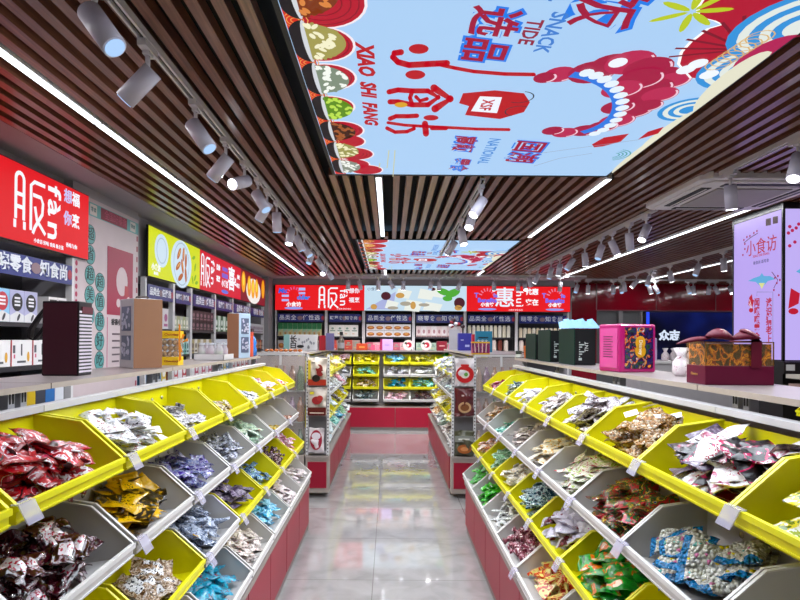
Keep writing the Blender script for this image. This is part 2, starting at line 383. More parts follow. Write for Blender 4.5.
    out, body, gl = [], [], []
    for u_, v_, _, r in bl:
        c = P(u_, v_); body.append(clampp(ell(c[0], c[1], r, r*.95, 20)))
    for i, (u_, v_, _, r) in enumerate(bl):
        c = P(u_, v_)
        sh('printed_balloon', [body[i]], 'a41440' if i % 3 else 'b82450'); sh('balloon_outline', [clampp(p) for p in arc(c[0], c[1], r*.86, .4, 2.4, .009, 10)], 'f0c8d8')
    beads = [ell(*P(568+62*math.sin(a)*.88, 101-34*math.cos(a)), .035, .03, 10) for a in [.35+.19*i for i in range(13)]]
    beads = [clampp(p) for p in beads]
    sh('blue_band', [clampp(p) for p in band([P(560+58*math.sin(a), 101-31*math.cos(a)) for a in [.2+.15*i for i in range(18)]], .05)], '2c78e0')
    sh('pale_beads', beads, 'e4f0fa')
    # fans, waves and leaves along the right edge
    fan = [P(680, 60), P(683, 48), P(692, 38), P(710, 24), P(724, 20), P(716, 16), P(700, 12), P(700, 2), P(705, -6), P(800, -8), P(780, 20), P(752, 34), P(722, 64), P(712, 76), P(692, 74)]
    sh('red_fan_outline', [clampp([(a+.0, b_-.012) for a, b_ in fan])], 'ffffff'); sh('printed_red_fan', [fan], 'b00c2c')
    c0 = P(745, 45); sh('fan_folds', [band([(c0[0]+.06*math.cos(a), c0[1]+.06*math.sin(a)), (c0[0]+.26*math.cos(a), c0[1]+.26*math.sin(a))], .012)[0] for a in [2.2+.25*i for i in range(12)]], '7c0a24')
    def wave(u_, v_, r, n=6):
        c = P(u_, v_)
        for k in range(n): sh('printed_wave', [clampp(ell(c[0], c[1], r*(1-k/(n+1)), r*(1-k/(n+1)), 24))], '2f90d8' if k % 2 == 0 else 'dfe6e0')
    wave(760, 64, .2); wave(806, 22, .24); wave(690, 106, .14, 5)
    sh('magenta_wave', [clampp(ell(*P(785, 52), .16, .1, 20))], 'b01850')
    sh('cream_cloud', [clampp(ell(*P(742, 82), .3, .08, 24, rot=.1)), clampp(ell(*P(680, 130), .3, .05, 24)), clampp(ell(*P(650, 150), .4, .04, 24)), [P(612, 172), P(640, 152), P(700, 108), P(706, 108), P(700, 118)]], 'e2e0c8')
    gl = [P(745, 40), P(738, 36), P(748, 33)]
    lo = []
    for i in range(8):
        c = P(718+i*6, 60-i*4); lo += [clampp(p) for p in arc(c[0], c[1], .045, 0, 2*PI, .005, 12)]
    sh('gold_loops', lo, 'd8b070')
    lf = []
    for a in (.2, .9, 1.7, 2.6, 3.4, 4.3, 5.2): 
        c = P(692, 6); lf.append(clampp(ell(c[0]+.07*math.cos(a), c[1]+.07*math.sin(a), .06, .014, 10, rot=a)))
    sh('lime_leaves', lf, 'b8c820')
    sh('white_pebbles', [clampp(ell(*P(u_, v_), .04, .035, 14)) for u_, v_ in [(698, 59), (709, 70), (686, 65), (618, 58)]], 'eef4ff')
    sh('red_pennant', [[P(592, 141), P(604, 134), P(629, 130), P(621, 138), P(603, 143), P(594, 144)], [P(638, 136), P(648, 128), P(664, 123), P(658, 130)]], 'b80c20')
    sh('thin_lines', band([P(534, 163), P(560, 155), P(592, 150)], .005) + band([P(540, 150), P(590, 143), P(640, 136)], .005), '9098b0')
    sh('teal_wave', [clampp(p) for k in range(4) for p in arc(*P(612, 152), .1-.02*k, .4, 2.9, .008, 12)], '50a0a8')
    sh('white_box_drawing', band([P(393, 174), P(395, 147), P(389, 147), P(387, 165), P(379, 165), P(380, 160)], .006), 'c8c8a0')
    return t
light_panel(0, 'large ceiling light box with bowls of nuts, red lettering and pink balloons nearest the viewer', True)
light_panel(5.24, 'smaller-looking ceiling light box with the same printed graphic, nearer the back wall', False)
# ================================================================ LINEAR LIGHTS
LEDW = emis('f4faff', 3.2)
def linear(x, y0, y1, label, group):
    t = thing('linear_light', label, 'strip light', (x, (y0+y1)/2, H), 0, group)
    L = (y1-y0)/2-.006
    obj('housing', MB().box(-.022, .022, -L, L, -.004, .135), mat('c0c0c4', .4), t)
    obj('diffuser', MB().box(-.018, .018, -L+.004, L-.004, -.009, -.003), LEDW, t)
    return t
def strip_run(x, y0, y1, n, side):
    for i in range(n):
        a = y0+(y1-y0)*i/n; b_ = y0+(y1-y0)*(i+1)/n
        linear(x, a, b_, f'white linear ceiling light, {ORD[i]} from the viewer in the {side} run', f'linear lights of the {side} run')
strip_run(-1.505, .96, 9.96, 9, 'left-hand')
strip_run(-.085, 3.9, 6.15, 2, 'central')
strip_run(-.085, 9.13, 9.95, 1, 'short back central')
strip_run(1.475, 3.9, 6.15, 2, 'box-side right')
strip_run(1.475, 9.15, 9.95, 1, 'short back right')
strip_run(2.965, .9, 9.9, 9, 'long right-hand')
strip_run(4.62, 4.9, 10.9, 6, 'second right-hand')
strip_run(6.9, 6.9, 10.9, 4, 'farthest right')
# ================================================================ AIR CONDITIONER
t = thing('air_conditioner', 'white four-way ceiling cassette air conditioner set in the brown slats at right', 'air conditioner', (2.5, 4.22, H))
ACW = mat('f0eaea', .5); Z0 = -.035
mb = MB(); o_, i_ = .46, .3
pts = []
for sx_, sy_ in ((1, 1), (-1, 1), (-1, -1), (1, -1)):
    a = [(sx_*o_, sy_*(o_-.06)), (sx_*(o_-.06), sy_*o_)]
    pts += a if sx_*sy_ > 0 else a[::-1]
mb.prism([(p[0], p[1], Z0) for p in pts], (0, 0, .05)); mb.prism([(p[0]*.9, p[1]*.9, Z0-.012) for p in pts], (0, 0, .012))
obj('body', mb, ACW, t, bevel=.006)
obj('intake_grille', MB().box(-.26, .26, -.26, .26, Z0-.022, Z0-.011), mat('b0a8a8', .6), t, bevel=.01)
for k in range(4):
    v_ = obj('air_vent', MB().box(-.27, .27, .305, .375, Z0-.016, Z0-.012), BLACK, t, rot=(0, 0, k*PI/2))
    obj('louvre', MB().box(-.25, .25, .325, .336, Z0-.02, Z0-.016), ACW, v_)
# ================================================================ TRACKS AND SPOTS
TR = mat('e0dde2', .4); SPW = mat('c2bccb', .38)
LENS = emis('f2f6ff', 9.0); LENSB = emis('b0d4ff', .95)
def track(p0, p1, label):
    p0 = Vector(p0); p1 = Vector(p1); L = (p1-p0).length
    t = thing('lighting_track', label, 'light track', (p0+p1)/2, math.atan2((p1-p0).y, (p1-p0).x))
    mb = MB().box(-L/2, L/2, -.017, -.008, 0, .03).box(-L/2, L/2, .008, .017, 0, .03).box(-L/2, L/2, -.01, .01, .015, .03)
    obj('rail', mb, TR, t); obj('slot', MB().box(-L/2, L/2, -.0075, .0075, .012, .0148), BLACK, t)
    return t
TZ = H-.034
head = MB().tube((0, 0, -.075), (0, 0, .075), .036, seg=20).mesh('lamp_head', SPW, False)
for p in head.polygons: p.use_smooth = len(p.vertices) == 4
rim = MB().tube((0, 0, -.078), (0, 0, -.0755), .036, .036, seg=20).mesh('lens_rim', SPW)
lensm = MB().tube((0, 0, -.0785), (0, 0, -.076), .030, seg=20).mesh('lens', LENS)
adap = MB().box(-.055, .055, -.016, .016, -.026, 0).box(-.02, .02, -.012, .012, -.04, -.026).mesh('track_adapter', TR)
stem = MB().tube((0, 0, -.095), (0, 0, -.035), .009, seg=10).mesh('stem', TR, True)
spots = []
nspot = [0]
lensd = MB().tube((0, 0, -.0785), (0, 0, -.076), .030, seg=20).mesh('lens', LENSB)
def spot(x, y, d, label, along=PI/2, energy=0, group=None, bright=None):
    t = thing('track_spotlight', label, 'spotlight', (x, y, TZ), 0, group)
    d = Vector(d).normalized(); q = (-d).to_track_quat('Z', 'Y').to_euler()
    obj('track_adapter', adap, None, t, rot=(0, 0, along)); obj('stem', stem, None, t)
    c = Vector((0, 0, -.115)) + d*.045
    h = obj('lamp_head', head, None, t, loc=c, rot=q)
    le = obj('lens', lensm if (bright if bright is not None else energy > 0) else lensd, None, h)
    if energy:
        l = bpy.data.lights.new('spot_beam', 'SPOT'); l.energy = energy; l.spot_size = math.radians(95); l.spot_blend = .7; l.shadow_soft_size = .035
        l.color = (1, .985, .97)
        lo = bpy.data.objects.new('spot_beam', l); COL.objects.link(lo)
        lo.location = Vector((x, y, TZ)) + c + d*.085; lo.rotation_euler = (-d).to_track_quat('Z', 'Y').to_euler()
    return t
SE = 37
track((-.885, -.6, TZ), (-.9, 8.4, TZ), 'long white lighting track in the slats left of the light boxes')
L1 = [(1.72, (.45, -.12, -.6)), (2.1, (-.62, .05, -.6)), (2.62, (.5, -.12, -.7)), (3.1, (-.6, .1, -.7)), (3.5, (-.35, -.8, -.35)), (3.86, (.5, -.25, -.8)), (4.15, (-.5, .1, -.8)), (4.5, (0.02, .1, -1)), (5.15, (-.1, -.35, -1)), (5.5, (.35, .1, -.9)), (5.95, (.5, -.2, -.8)), (6.5, (-.2, -.4, -.9)), (7.1, (.5, .3, -.8)), (7.8, (-.1, -.6, -.6)), (8.2, (.5, .1, -.8))]
for i, (y, d) in enumerate(L1):
    spot(-.89, y, d, f'white cylindrical spotlight, {ORD[i]} from the viewer on the left ceiling track', energy=SE, bright=i in (4, 8, 13))
track((.62, 3.9, TZ), (.635, 7.4, TZ), 'white lighting track crossing the far light box above the aisle')
L2 = [(4.0, (-.5, -.35, -.8)), (4.45, (-.25, -.5, -.8)), (5.1, (.15, -.3, -1)), (5.75, (-.5, .5, -.8))]
for i, (y, d) in enumerate(L2): spot(.625, y, d, f'spotlight {ORD[i]} from the viewer on the short track over the aisle', energy=SE)
track((2.13, -.6, TZ), (2.13, 3.72, TZ), 'white lighting track ending under the air conditioner')
track((2.17, 4.72, TZ), (2.17, 9.2, TZ), 'white lighting track running on behind the air conditioner')
L3 = [(1.4, (-.5, .1, -.8)), (2.2, (-.4, .2, -.8)), (3.02, (-.35, -.25, -.8)), (3.62, (.12, .1, -1))]
for i, (y, d) in enumerate(L3): spot(2.13, y, d, f'spotlight {ORD[i]} from the viewer on the track before the air conditioner', energy=SE)
L4 = [(4.9, (-.45, -.3, -.8)), (5.25, (.15, .2, -1)), (5.65, (.35, -.1, -.9)), (5.95, (-.35, -.2, -.9)), (6.45, (.1, .1, -1)), (6.9, (-.5, 0, -.8)), (7.4, (-.1, .2, -.9)), (7.8, (-.2, 0, -.9)), (8.5, (-.4, .2, -.9)), (9.0, (.2, .2, -.9))]
for i, (y, d) in enumerate(L4): spot(2.17, y, d, f'spotlight {ORD[i]} from the viewer on the track behind the air conditioner', energy=SE if i % 2 == 0 else 0)
track((3.92, 5.6, TZ), (3.92, 9.9, TZ), 'white lighting track between the two right-hand strip lights')
for i, (y, d) in enumerate([(6.1, (.1, .1, -1)), (6.8, (.15, .1, -1)), (7.35, (-.4, -.1, -.9)), (8.1, (.3, .1, -1)), (8.75, (-.3, -.2, -.9)), (9.2, (-.6, .2, -.8)), (9.7, (.2, .1, -.9))]):
    spot(3.92, y, d, f'spotlight {ORD[i]} from the viewer on the track between the two right-hand strip lights', energy=SE*.7 if i % 2 else 0)
track((-.85, 9.72, TZ), (3.3, 9.72, TZ), 'white lighting track running across in front of the back wall signs')
for i, (u_, dx, dy_) in enumerate([(348, -.1, .1), (359, .2, -.1), (378, 0, .1), (390, .5, -.3), (403, 0, 0), (431, -.2, -.5), (439, 0, .1), (460, -.4, .1), (494, 0, .1), (518, 0, 0), (524, .1, -.6), (560, 0, .1)]):
    spot((u_-390)/F*9.72, 9.72, (dx, dy_+.15, -.9), f'spotlight {ORD[i]} from the left on the cross track before the back wall', along=0, energy=SE*1.3, bright=i % 2 == 0)
track((3.45, 10.2, TZ), (7.2, 10.2, TZ), 'white lighting track in front of the dark red glass wall')
for i, (u_, dx, dy_) in enumerate([(577, -.4, -.4), (588, 0, .1), (613, 0, 0), (621, -.1, -.5), (649, .3, 0), (655, .3, -.4), (688, 0, -.5), (693, .1, 0), (709, 0, .2), (715, .5, 0), (730, 0, -.5), (737, .3, .3)]):
    spot((u_-390)/F*10.2, 10.2, (dx, dy_, -.9), f'spotlight {ORD[i]} from the left on the track before the red glass wall', along=0, energy=SE if i % 3 == 1 else 0)
# ================================================================ BINS AND PACKETS
BW = .507
D_ = .27
def bin_mesh(name, m1, w, divider=False):
    a = .004; mb = MB(); y0, y1 = -w/2+.003, w/2-.003
    prof = [(0, -.04), (0, 0), (.125, .108), (D_, .13), (D_, -.085)]
    for yy in (y0, y1-a) + ((0,) if divider else ()):
        mb.prism([(x, yy, z) for x, z in prof], (0, a, 0))
    mb.prism([(0, y0, -.04), (D_, y0, -.085), (D_, y0, -.08), (0, y0, -.035)], (0, y1-y0, 0))
    mb.box(0, a, y0, y1, -.04, 0); mb.box(D_-a, D_, y0, y1, -.085, .13)
    return mb.mesh(name, m1)
def rim_mesh(w, m1):
    mb = MB(); y0, y1 = -w/2+.001, w/2-.001
    mb.box(-.007, .005, y0, y1, -.012, .002); mb.box(-.003, 0, y0, y1, -.036, -.032)
    for yy in (y0, y1-.009): mb.prism([(0, yy, 0), (.125, yy, .108), (D_, yy, .13), (D_, yy, .134), (.124, yy, .112), (0, yy, .004)], (0, .009, 0))
    return mb.mesh('rim', m1)
YR = mat('f4ee20', .3); WR = mat('e6e4e4', .3)
BM = {}
for w in (.5, .54, .46):
    for c, m1, m2 in (('y', YEL, YR), ('w', BINW, WR)):
        BM[w, c, 0] = (bin_mesh('tray', m1, w), rim_mesh(w, m2)); BM[w, c, 1] = (bin_mesh('tray', m1, w, True), BM[w, c, 0][1])
RIV = MB().ball((0, 0, 0), .009, (.5, 1, 1), 10, 6).mesh('rivet', mat('d0d0b8', .25, .5), True)
def make_bin(color, w, loc, rz, label, near=False, divider=False, group=None):
    t = thing('snack_bin', label, 'bin', loc, rz, group)
    a, b_ = BM[w, color, 1 if divider else 0]
    obj('tray', a, None, t); obj('rim', b_, None, t)
    if near:
        for y in (-.17, -.06, .06, .17): obj('rivet', RIV, None, t, loc=(D_-.008, y, .085))
    return t
# ---- packet shapes
def pillow(L, W, T, seed, nx=10, ny=6, bend=.15, wr=.12):
    rr = random.Random(seed); off = Vector((rr.uniform(0, 50), rr.uniform(0, 50), 0)); mb = MB(); vs = []; fs = []
    bend *= .6; cb, cs = rr.uniform(-bend, bend), rr.uniform(-bend, bend)
    for sgn in (1, -1):
        for i in range(nx+1):
            for j in range(ny+1):
                u, v = i/nx, j/ny; uu = min(1, max(0, (u-.07)/.86))
                t = T/2*(math.sin(PI*uu)**.55 if 0 < uu < 1 else 0)*(math.sin(PI*v)**.6 if 0 < v < 1 else 0)
                x = (u-.5)*L; y = (v-.5)*W*(1-.10*math.sin(PI*uu))
                n = noise.noise(Vector((x*45, y*45, sgn*3.3))+off)
                n2 = noise.noise(Vector((x*14, y*14, 9))+off)
                z = sgn*t*(1+n*wr*5) + n2*T*.8 + n*T*.25 + cb*L*((u-.5)**2*4)*.3 + cs*W*((v-.5)**2*4)*.2
                if i in (0, nx) or j in (0, ny): z += 0
                x += n2*.006; vs.append((x, y, z + sgn*.0003))
    N = (nx+1)*(ny+1)
    for i in range(nx):
        for j in range(ny):
            a = i*(ny+1)+j; q = (a, a+ny+1, a+ny+2, a+1); fs.append(q); fs.append(tuple(N+k for k in q[::-1]))
    for i in range(nx):
        for j in (0, ny): a = i*(ny+1)+j; fs.append((a, a+ny+1, N+a+ny+1, N+a))
    for j in range(ny):
        for i in (0, nx): a = i*(ny+1)+j; fs.append((a, a+1, N+a+1, N+a))
    mb.add(vs, fs); return mb
def twist(L, W, T, seed):
    mb = MB(); prof = [(.42, -.5), (.1, -.24), (.42, -.16), (.5, 0), (.42, .16), (.1, .24), (.42, .5)]
    rr = random.Random(seed); b_ = MB().lathe([(r*W, z*L) for r, z in prof], seg=9)
    for x, y, z in b_.v: mb.v.append((z, x, y*(T/W)*rr.uniform(.85, 1.1)))
    mb.f = b_.f; mb.mi = b_.mi; return mb
def tri(L, W, T, seed):
    return MB().prism([(-L/2, -W/2, -T/2), (L/2, -W/2, -T/2), (0, W/2, -T/2)], (0, 0, T))
def card(L, W, T, seed): return MB().box(-L/2, L/2, -W/2, W/2, -T/2, T/2)
KC = {}
def kind(shape, L, W, T, m, nvar=3):
    k = (shape.__name__, L, W, T, m.name)
    if k not in KC: KC[k] = [shape(L, W, T, hash(k[1:4]) % 999+i).mesh('snack', m, shape in (pillow, twist)) for i in range(nvar)]
    return KC[k]
FAR = []
def sing(w):
    for a, b_ in (('packets', 'packet'), ('candies', 'candy'), ('sachets', 'sachet'), ('bags', 'bag'), ('sticks', 'stick'), ('a few ', ''), ('little ', ''), (' of peanuts', ' of peanuts')): w = w.replace(a, b_)
    return w
def fill(loc, rz, w, kinds, n, name, label, group, dmin=.02, dmax=.25, low=-.03, heap=.4, tilt=.5, size=1, far=False):
    """heap n packets in the bin: bottom layers first, the last ones on top"""
    M = M4(loc, rz); out = []
    n = int(n*1.3) if not far else n
    for i in range(n):
        me = kinds[R.randrange(len(kinds))]; f = i/max(1, n-1)
        ext = [c for v in me.vertices for c in (abs(v.co.x), abs(v.co.y))]; big = max(ext); mg = big*.95+.006
        x = R.uniform(dmin+mg*.8, max(dmin+mg*.8+.01, dmax-mg*.55)); y = R.uniform(-w/2+mg, w/2-mg)
        top = -.012 + heap*(x-.02) - low - .04*max(0, abs(y)/(w/2)-.4)
        floor_ = -.03 - .16*x + .012
        z = floor_ + (max(top, floor_+.005)-floor_)*min(1, f*1.25) + R.uniform(-.004, .008)
        yaw_ = R.uniform(0, 2*PI)
        rx, ry = R.gauss(0, tilt*.6), R.gauss(0, tilt*.6)
        if x < .11: rx *= .6; ry *= .6
        s = R.uniform(.8, .98)*size
        L4 = Matrix.Translation((x, y, z)) @ Matrix.Rotation(-.25, 4, 'Y') @ Matrix.Rotation(yaw_, 4, 'Z') @ Matrix.Rotation(rx, 4, 'X') @ Matrix.Rotation(ry, 4, 'Y')
        W4 = M @ L4
        if far: FAR.append((me, W4 @ Matrix.Scale(s, 4))); continue
        o = bpy.data.objects.new(name, me); COL.objects.link(o); o.location = W4.translation; o.rotation_euler = W4.to_euler(); o.scale = (s, s, s)
        tag(o, label, 'snack', group); out.append(o)
    return out
# ---- wrappers
W_ = {}
W_['red'] = pk('red_white', [(0, '2c0408'), (.42, 'b80c1c'), (.53, 'e8e4ea'), (.58, 'a01028'), (.66, 'd8607a')], seal='8c0c14', scale=13, label=None)
W_['white_red'] = pk('white_black', [(0, '181418'), (.38, 'e6e6ea'), (.58, 'c8ccd0'), (.66, 'a02030')], label='f0f0f2', ink='801020', scale=26)
W_['silver'] = pk('silver_grey', [(0, '403c48'), (.4, 'a8a4ac'), (.52, 'dcdce0'), (.62, '807448')], scale=30)
W_['goldblack'] = pk('gold_black', [(0, '181410'), (.45, 'b89850'), (.55, 'e8e4e0'), (.65, '201c18')], scale=26)
W_['whiteblack'] = pk('white_dark', [(0, '202028'), (.42, 'e8e8f0'), (.6, '9090a0')], scale=32)
W_['pink'] = pk('pink_white', [(0, 'c05078'), (.4, 'f0d0dc'), (.55, 'f4f0f4'), (.66, 'd87898')], scale=28)
W_['redwhite'] = pk('red_stick', [(0, 'b01020'), (.5, 'c81828'), (.54, 'f0ecec')], seal='f0f0f0', label='f4f4f4', ink='c02030', scale=14)
W_['maroon'] = pk('dark_jelly', [(0, '180608'), (.42, '3a1218'), (.55, '5c3038'), (.62, '988890'), (.68, '4a141c')], label=None, scale=26, rough=.12, coat=.8)
W_['maroonlab'] = pk('dark_jelly_label', [(0, '200a0e'), (.45, '482028'), (.6, '9c8c94')], label='ece4ea', ink='b82848', scale=24, rough=.14, coat=.8)
W_['yellow'] = pk('yellow', [(0, '6c1030'), (.3, 'd8a000'), (.36, 'f0bc00'), (.68, 'e0a800'), (.74, '402008')], label='f0c000', ink='381808', scale=14, seal='e8b400')
W_['darkback'] = pk('dark_gold_back', [(0, '181008'), (.5, '382408'), (.6, 'b88c10')], scale=16)
W_['purple'] = pk('purple_silver', [(0, '24184c'), (.38, '4c3c94'), (.48, 'b4b4c8'), (.56, '6c7cb0'), (.64, '302858')], scale=24)
W_['greysil'] = pk('charcoal_silver', [(0, '282830'), (.4, '68687c'), (.5, 'c8ccdc'), (.6, '404858'), (.68, 'a89850')], scale=28)
W_['green_white'] = pk('mint_white', [(0, '708878'), (.4, 'a8c0ac'), (.52, 'e0ece4'), (.66, 'c05050')], scale=22)
W_['mustard'] = pk('mustard', [(0, '907818'), (.5, 'c8a838'), (.6, 'e8e0c0')], scale=26)
W_['orange'] = pk('orange_pink', [(0, 'b86048'), (.45, 'e0a890'), (.58, 'f0e4e0')], scale=26)
W_['brown'] = pk('brown_clear', [(0, '4c3420'), (.4, '8c7058'), (.5, 'c8b8a8'), (.6, '6c5440')], label='e8e8ec', ink='303038', scale=30, rough=.12)
W_['silverblue'] = pk('silver_blue', [(0, '585c68'), (.4, '98a4bc'), (.5, 'd4dcec'), (.6, '7888a8'), (.67, 'a88420')], scale=26, rough=.15)
W_['purplegrey'] = pk('purple_grey', [(0, '281c38'), (.42, '685878'), (.54, 'a8a0b0'), (.64, '584860')], scale=26)
W_['blue'] = pk('blue_green', [(0, '142850'), (.4, '2c60a8'), (.5, 'b8d0e0'), (.58, '508048'), (.64, '203c78')], scale=28)
W_['plum'] = pk('plum', [(0, '28080c'), (.45, '501828'), (.56, 'e0d0dc'), (.66, '401020')], scale=34)
W_['pinkw'] = pk('pink_stick', [(0, 'b83060'), (.42, 'e898b4'), (.52, 'f4ecf0'), (.68, 'd04878')], scale=24)
W_['teal'] = pk('teal_red', [(0, '083c54'), (.36, '0f8cb0'), (.52, '38b4d0'), (.6, '983c38'), (.66, '1888b0')], scale=20)
W_['creamb'] = pk('cream_brown', [(0, '584848'), (.38, 'b0a4a0'), (.48, 'e8e0dc'), (.62, 'c89c9c')], scale=24)
W_['ltblue'] = pk('light_blue', [(0, '24627c'), (.38, '5aa8cc'), (.52, 'c0e0f0'), (.62, '68b4d4')], scale=22)
W_['whpink'] = pk('white_pink', [(0, 'a04858'), (.34, 'e8dce0'), (.56, 'f0ecec'), (.68, 'b07888')], scale=28)
W_['magenta'] = pk('magenta', [(0, '701038'), (.45, 'a82858'), (.6, 'c87090')], scale=20)
W_['darkteal'] = pk('dark_teal', [(0, '0c2c34'), (.42, '1c4c54'), (.52, 'dce4e8'), (.62, '101820')], scale=26)
W_['lilac'] = pk('lilac_white', [(0, '483858'), (.36, 'b4acc4'), (.46, 'e4e2ec'), (.66, '8878a0')], scale=26)
W_['greyclear'] = pk('grey_clear', [(0, '584c4c'), (.4, '8c8084'), (.5, 'd0ccd0'), (.6, 'a09498')], scale=32, rough=.12)
W_['nuts'] = pk('nuts', [(0, 'a8784c'), (.3, 'd8b890'), (.55, 'c89868'), (.8, 'e8d4b8')], balls=95, rough=.2, bump=.9)
W_['tagw'] = pk('white_tag', [(0, 'f0f0f2'), (.6, 'e8e8ea')], label='f4f4f4', ink='202020', scale=40)
W_['blackpink'] = pk('black_pink', [(0, '0c080c'), (.46, '1c1218'), (.54, 'b02858'), (.6, 'f0ecf0'), (.64, '801838')], scale=10)
W_['whitepink2'] = pk('white_panel', [(0, 'a02850'), (.38, 'e0a8bc'), (.44, 'f2f0f4')], label='f4f4f6', ink='a02040', scale=14)
W_['greyface'] = pk('mauve', [(0, '28182c'), (.42, '5c4c60'), (.56, '8c8090')], scale=24)
W_['amber'] = pk('amber', [(0, '703818'), (.4, 'c08428'), (.5, 'f0e0c8'), (.6, 'a05028')], scale=30)
W_['tealmint'] = pk('mint_teal', [(0, '208078'), (.42, '68c0b0'), (.54, 'e0f0ec')], scale=28)
W_['beige'] = pk('beige', [(0, '6c5c58'), (.42, 'b4a8a4'), (.56, 'dcd4d0')], scale=26)
W_['whyellow'] = pk('white_yellow', [(0, '604828'), (.34, 'e8b020'), (.43, 'f2ecdc'), (.66, 'e8a818')], scale=16)
W_['cherry'] = pk('cherry', [(0, 'a00c28'), (.38, 'c01838'), (.42, 'f0f0e8'), (.58, 'a8c468'), (.68, '4c6c20')], scale=20)
W_['xmas'] = pk('red_green_yellow', [(0, 'a80c24'), (.42, '9c1020'), (.47, '104c28'), (.56, '184c30'), (.6, 'e0b820'), (.66, '2c54a0')], scale=28)
W_['marsh'] = pk('marshmallow', [(0, 'f2f2ec'), (.5, 'dcdcd0'), (.91, 'e490b8'), (.95, 'e8d840'), (.97, '78c8c0')], balls=85, seal='2c8cd0', rough=.2, bump=.8)
W_['marshblue'] = pk('marshmallow_back', [(0, '1c78c0'), (.5, '3c98d8'), (.62, 'e8f0f4')], scale=12, seal='184c78')
W_['orangew'] = pk('orange_white', [(0, 'a04818'), (.44, 'd88c50'), (.52, 'f0ece8'), (.66, '983810')], scale=30)
W_['ltgreen'] = pk('light_green', [(0, '2c6838'), (.4, '70a878'), (.52, 'c8e0cc'), (.64, '488850')], scale=26)
W_['cards'] = pk('cream_cards', [(0, 'c08c20'), (.38, 'f0ece0'), (.58, 'e8e4e0'), (.64, '5878b0')], scale=34)
W_['tealsachet'] = pk('teal_sachets', [(0, '0c2c3c'), (.4, '14485c'), (.5, 'd8e8ec'), (.58, '2c7c84'), (.66, 'e07890')], scale=20)
W_['lilacw'] = pk('lilac_bag', [(0, '7c3048'), (.34, 'd4d0e0'), (.6, 'e8e6f0'), (.7, 'c048b8')], scale=16, label=None)
W_['berry'] = pk('berry_window', [(0, '581c2c'), (.5, '84404c')], balls=70, seal='e0dce8', rough=.2)
W_['wasabi'] = pk('green_orange', [(0, '0c4c18'), (.4, '1c8428'), (.5, '2c9c34'), (.56, 'e07838'), (.63, 'f0d8c0')], scale=9, seal='1c7c24')
W_['green'] = pk('bright_green', [(0, '0c4410'), (.42, '2c9c2c'), (.55, '58c048'), (.68, 'c03c30')], scale=22)
W_['whsilver'] = pk('white_silver', [(0, '383c3c'), (.4, 'c8cccc'), (.5, 'eceef0'), (.66, '788080')], scale=26)
W_['rose'] = pk('rose_twist', [(0, '401018'), (.4, '7c3848'), (.52, 'a86878'), (.58, 'f0e4e8')], scale=40)
W_['yelltri'] = pk('cream_red', [(0, 'b81818'), (.42, 'd85c28'), (.5, 'e8e098'), (.7, 'c8c878')], scale=22)
W_['yelgreen'] = pk('yellow_green', [(0, '587018'), (.44, 'e8d840'), (.54, 'f0f0ec'), (.64, 'a8b838')], scale=18)
W_['yelw'] = pk('bright_yellow', [(0, 'b89c08'), (.4, 'e8d810'), (.58, 'f0ece8')], scale=16)
W_['whblgr'] = pk('white_blue_green', [(0, '2c6898'), (.38, 'd8e4ec'), (.54, 'f0f4f4'), (.64, '5cb080')], scale=20)
W_['clearw'] = pk('clear_white', [(0, '787c84'), (.4, 'b8bcc4'), (.52, 'e8eaf0')], scale=20, rough=.12)
def K(m, shape=pillow, L=.11, W=.075, T=.022): return kind(shape, L, W, T, W_[m])
LY0, LP = .707, .5167
RY0, RP = .824, .502
ROWS_L = [(.795, 1.238), (.762, .985), (.715, .74), (.652, .49)]
ROWS_R = [(.785, 1.222), (.735, .968), (.69, .722), (.62, .485)]
rowname = ['top row', 'second row', 'third row', 'bottom row']
colr = {'y': 'yellow', 'w': 'white'}
def put(side, row, k, color, content=None, n=0, name='snack_packet', what=None, **kw):
    X, Z = (ROWS_L if side == 'L' else ROWS_R)[row]
    y = (LY0+LP*(k+.5)) if side == 'L' else (RY0+RP*(k+.5))
    w = .5; div = kw.pop('divider', False)
    loc = (-X if side == 'L' else X, y, Z); rz = PI if side == 'L' else 0
    sd = 'left' if side == 'L' else 'right'
    lab = f"{colr[color]} bin of {what or 'snacks'}, {rowname[row]} of near {sd} gondola"
    if not what: lab = f"{colr[color]} bin, {ORD[k]} from the front end, {rowname[row]} of near {sd} gondola"
    make_bin(color, w, loc, rz, lab[:160], near=(row < 2 and k < 5), divider=div)
    if content:
        w1 = sing(what)
        fill(loc, rz, w-.02, content, n, w1.replace(',', '').split(' with ')[0].split(' printed ')[0].split(' at ')[0].replace(' ', '_'), f"{w1}, {rowname[row]} of near {sd} gondola", f"{what} in the {rowname[row]} {sd}", **kw)
# LEFT gondola
put('L', 0, 0, 'y'); put('L', 1, 0, 'w'); put('L', 2, 0, 'y'); put('L', 3, 0, 'w'); put('L', 3, 1, 'w'); 
put('L', 0, 1, 'y', K('red', L=.14, W=.1, T=.026), 42, 'snack_packet', 'red and white glossy snack packets', tilt=.6, heap=.48)
put('L', 0, 2, 'y', K('white_red', L=.11, W=.07, T=.014)+K('white_red', L=.09, W=.06, T=.014), 60, 'snack_packet', 'white and black snack packets', tilt=.45)
put('L', 0, 3, 'y', K('silver', L=.1, W=.05, T=.018), 50, 'snack_packet', 'silvery grey little packets', tilt=.5, low=.01)
put('L', 0, 4, 'y', K('goldblack', L=.13, W=.035, T=.012), 22, 'snack_stick', 'a few gold and black snack sticks', dmax=.2, heap=.15, low=-.01, tilt=.2)
put('L', 0, 5, 'y', K('whiteblack', L=.07, W=.045, T=.014), 44, 'snack_packet', 'small white and black packets', dmax=.2, low=-.015, heap=.2)
put('L', 0, 6, 'y', K('pink', L=.08, W=.05, T=.016), 44, 'snack_packet', 'pink and white packets', heap=.34)
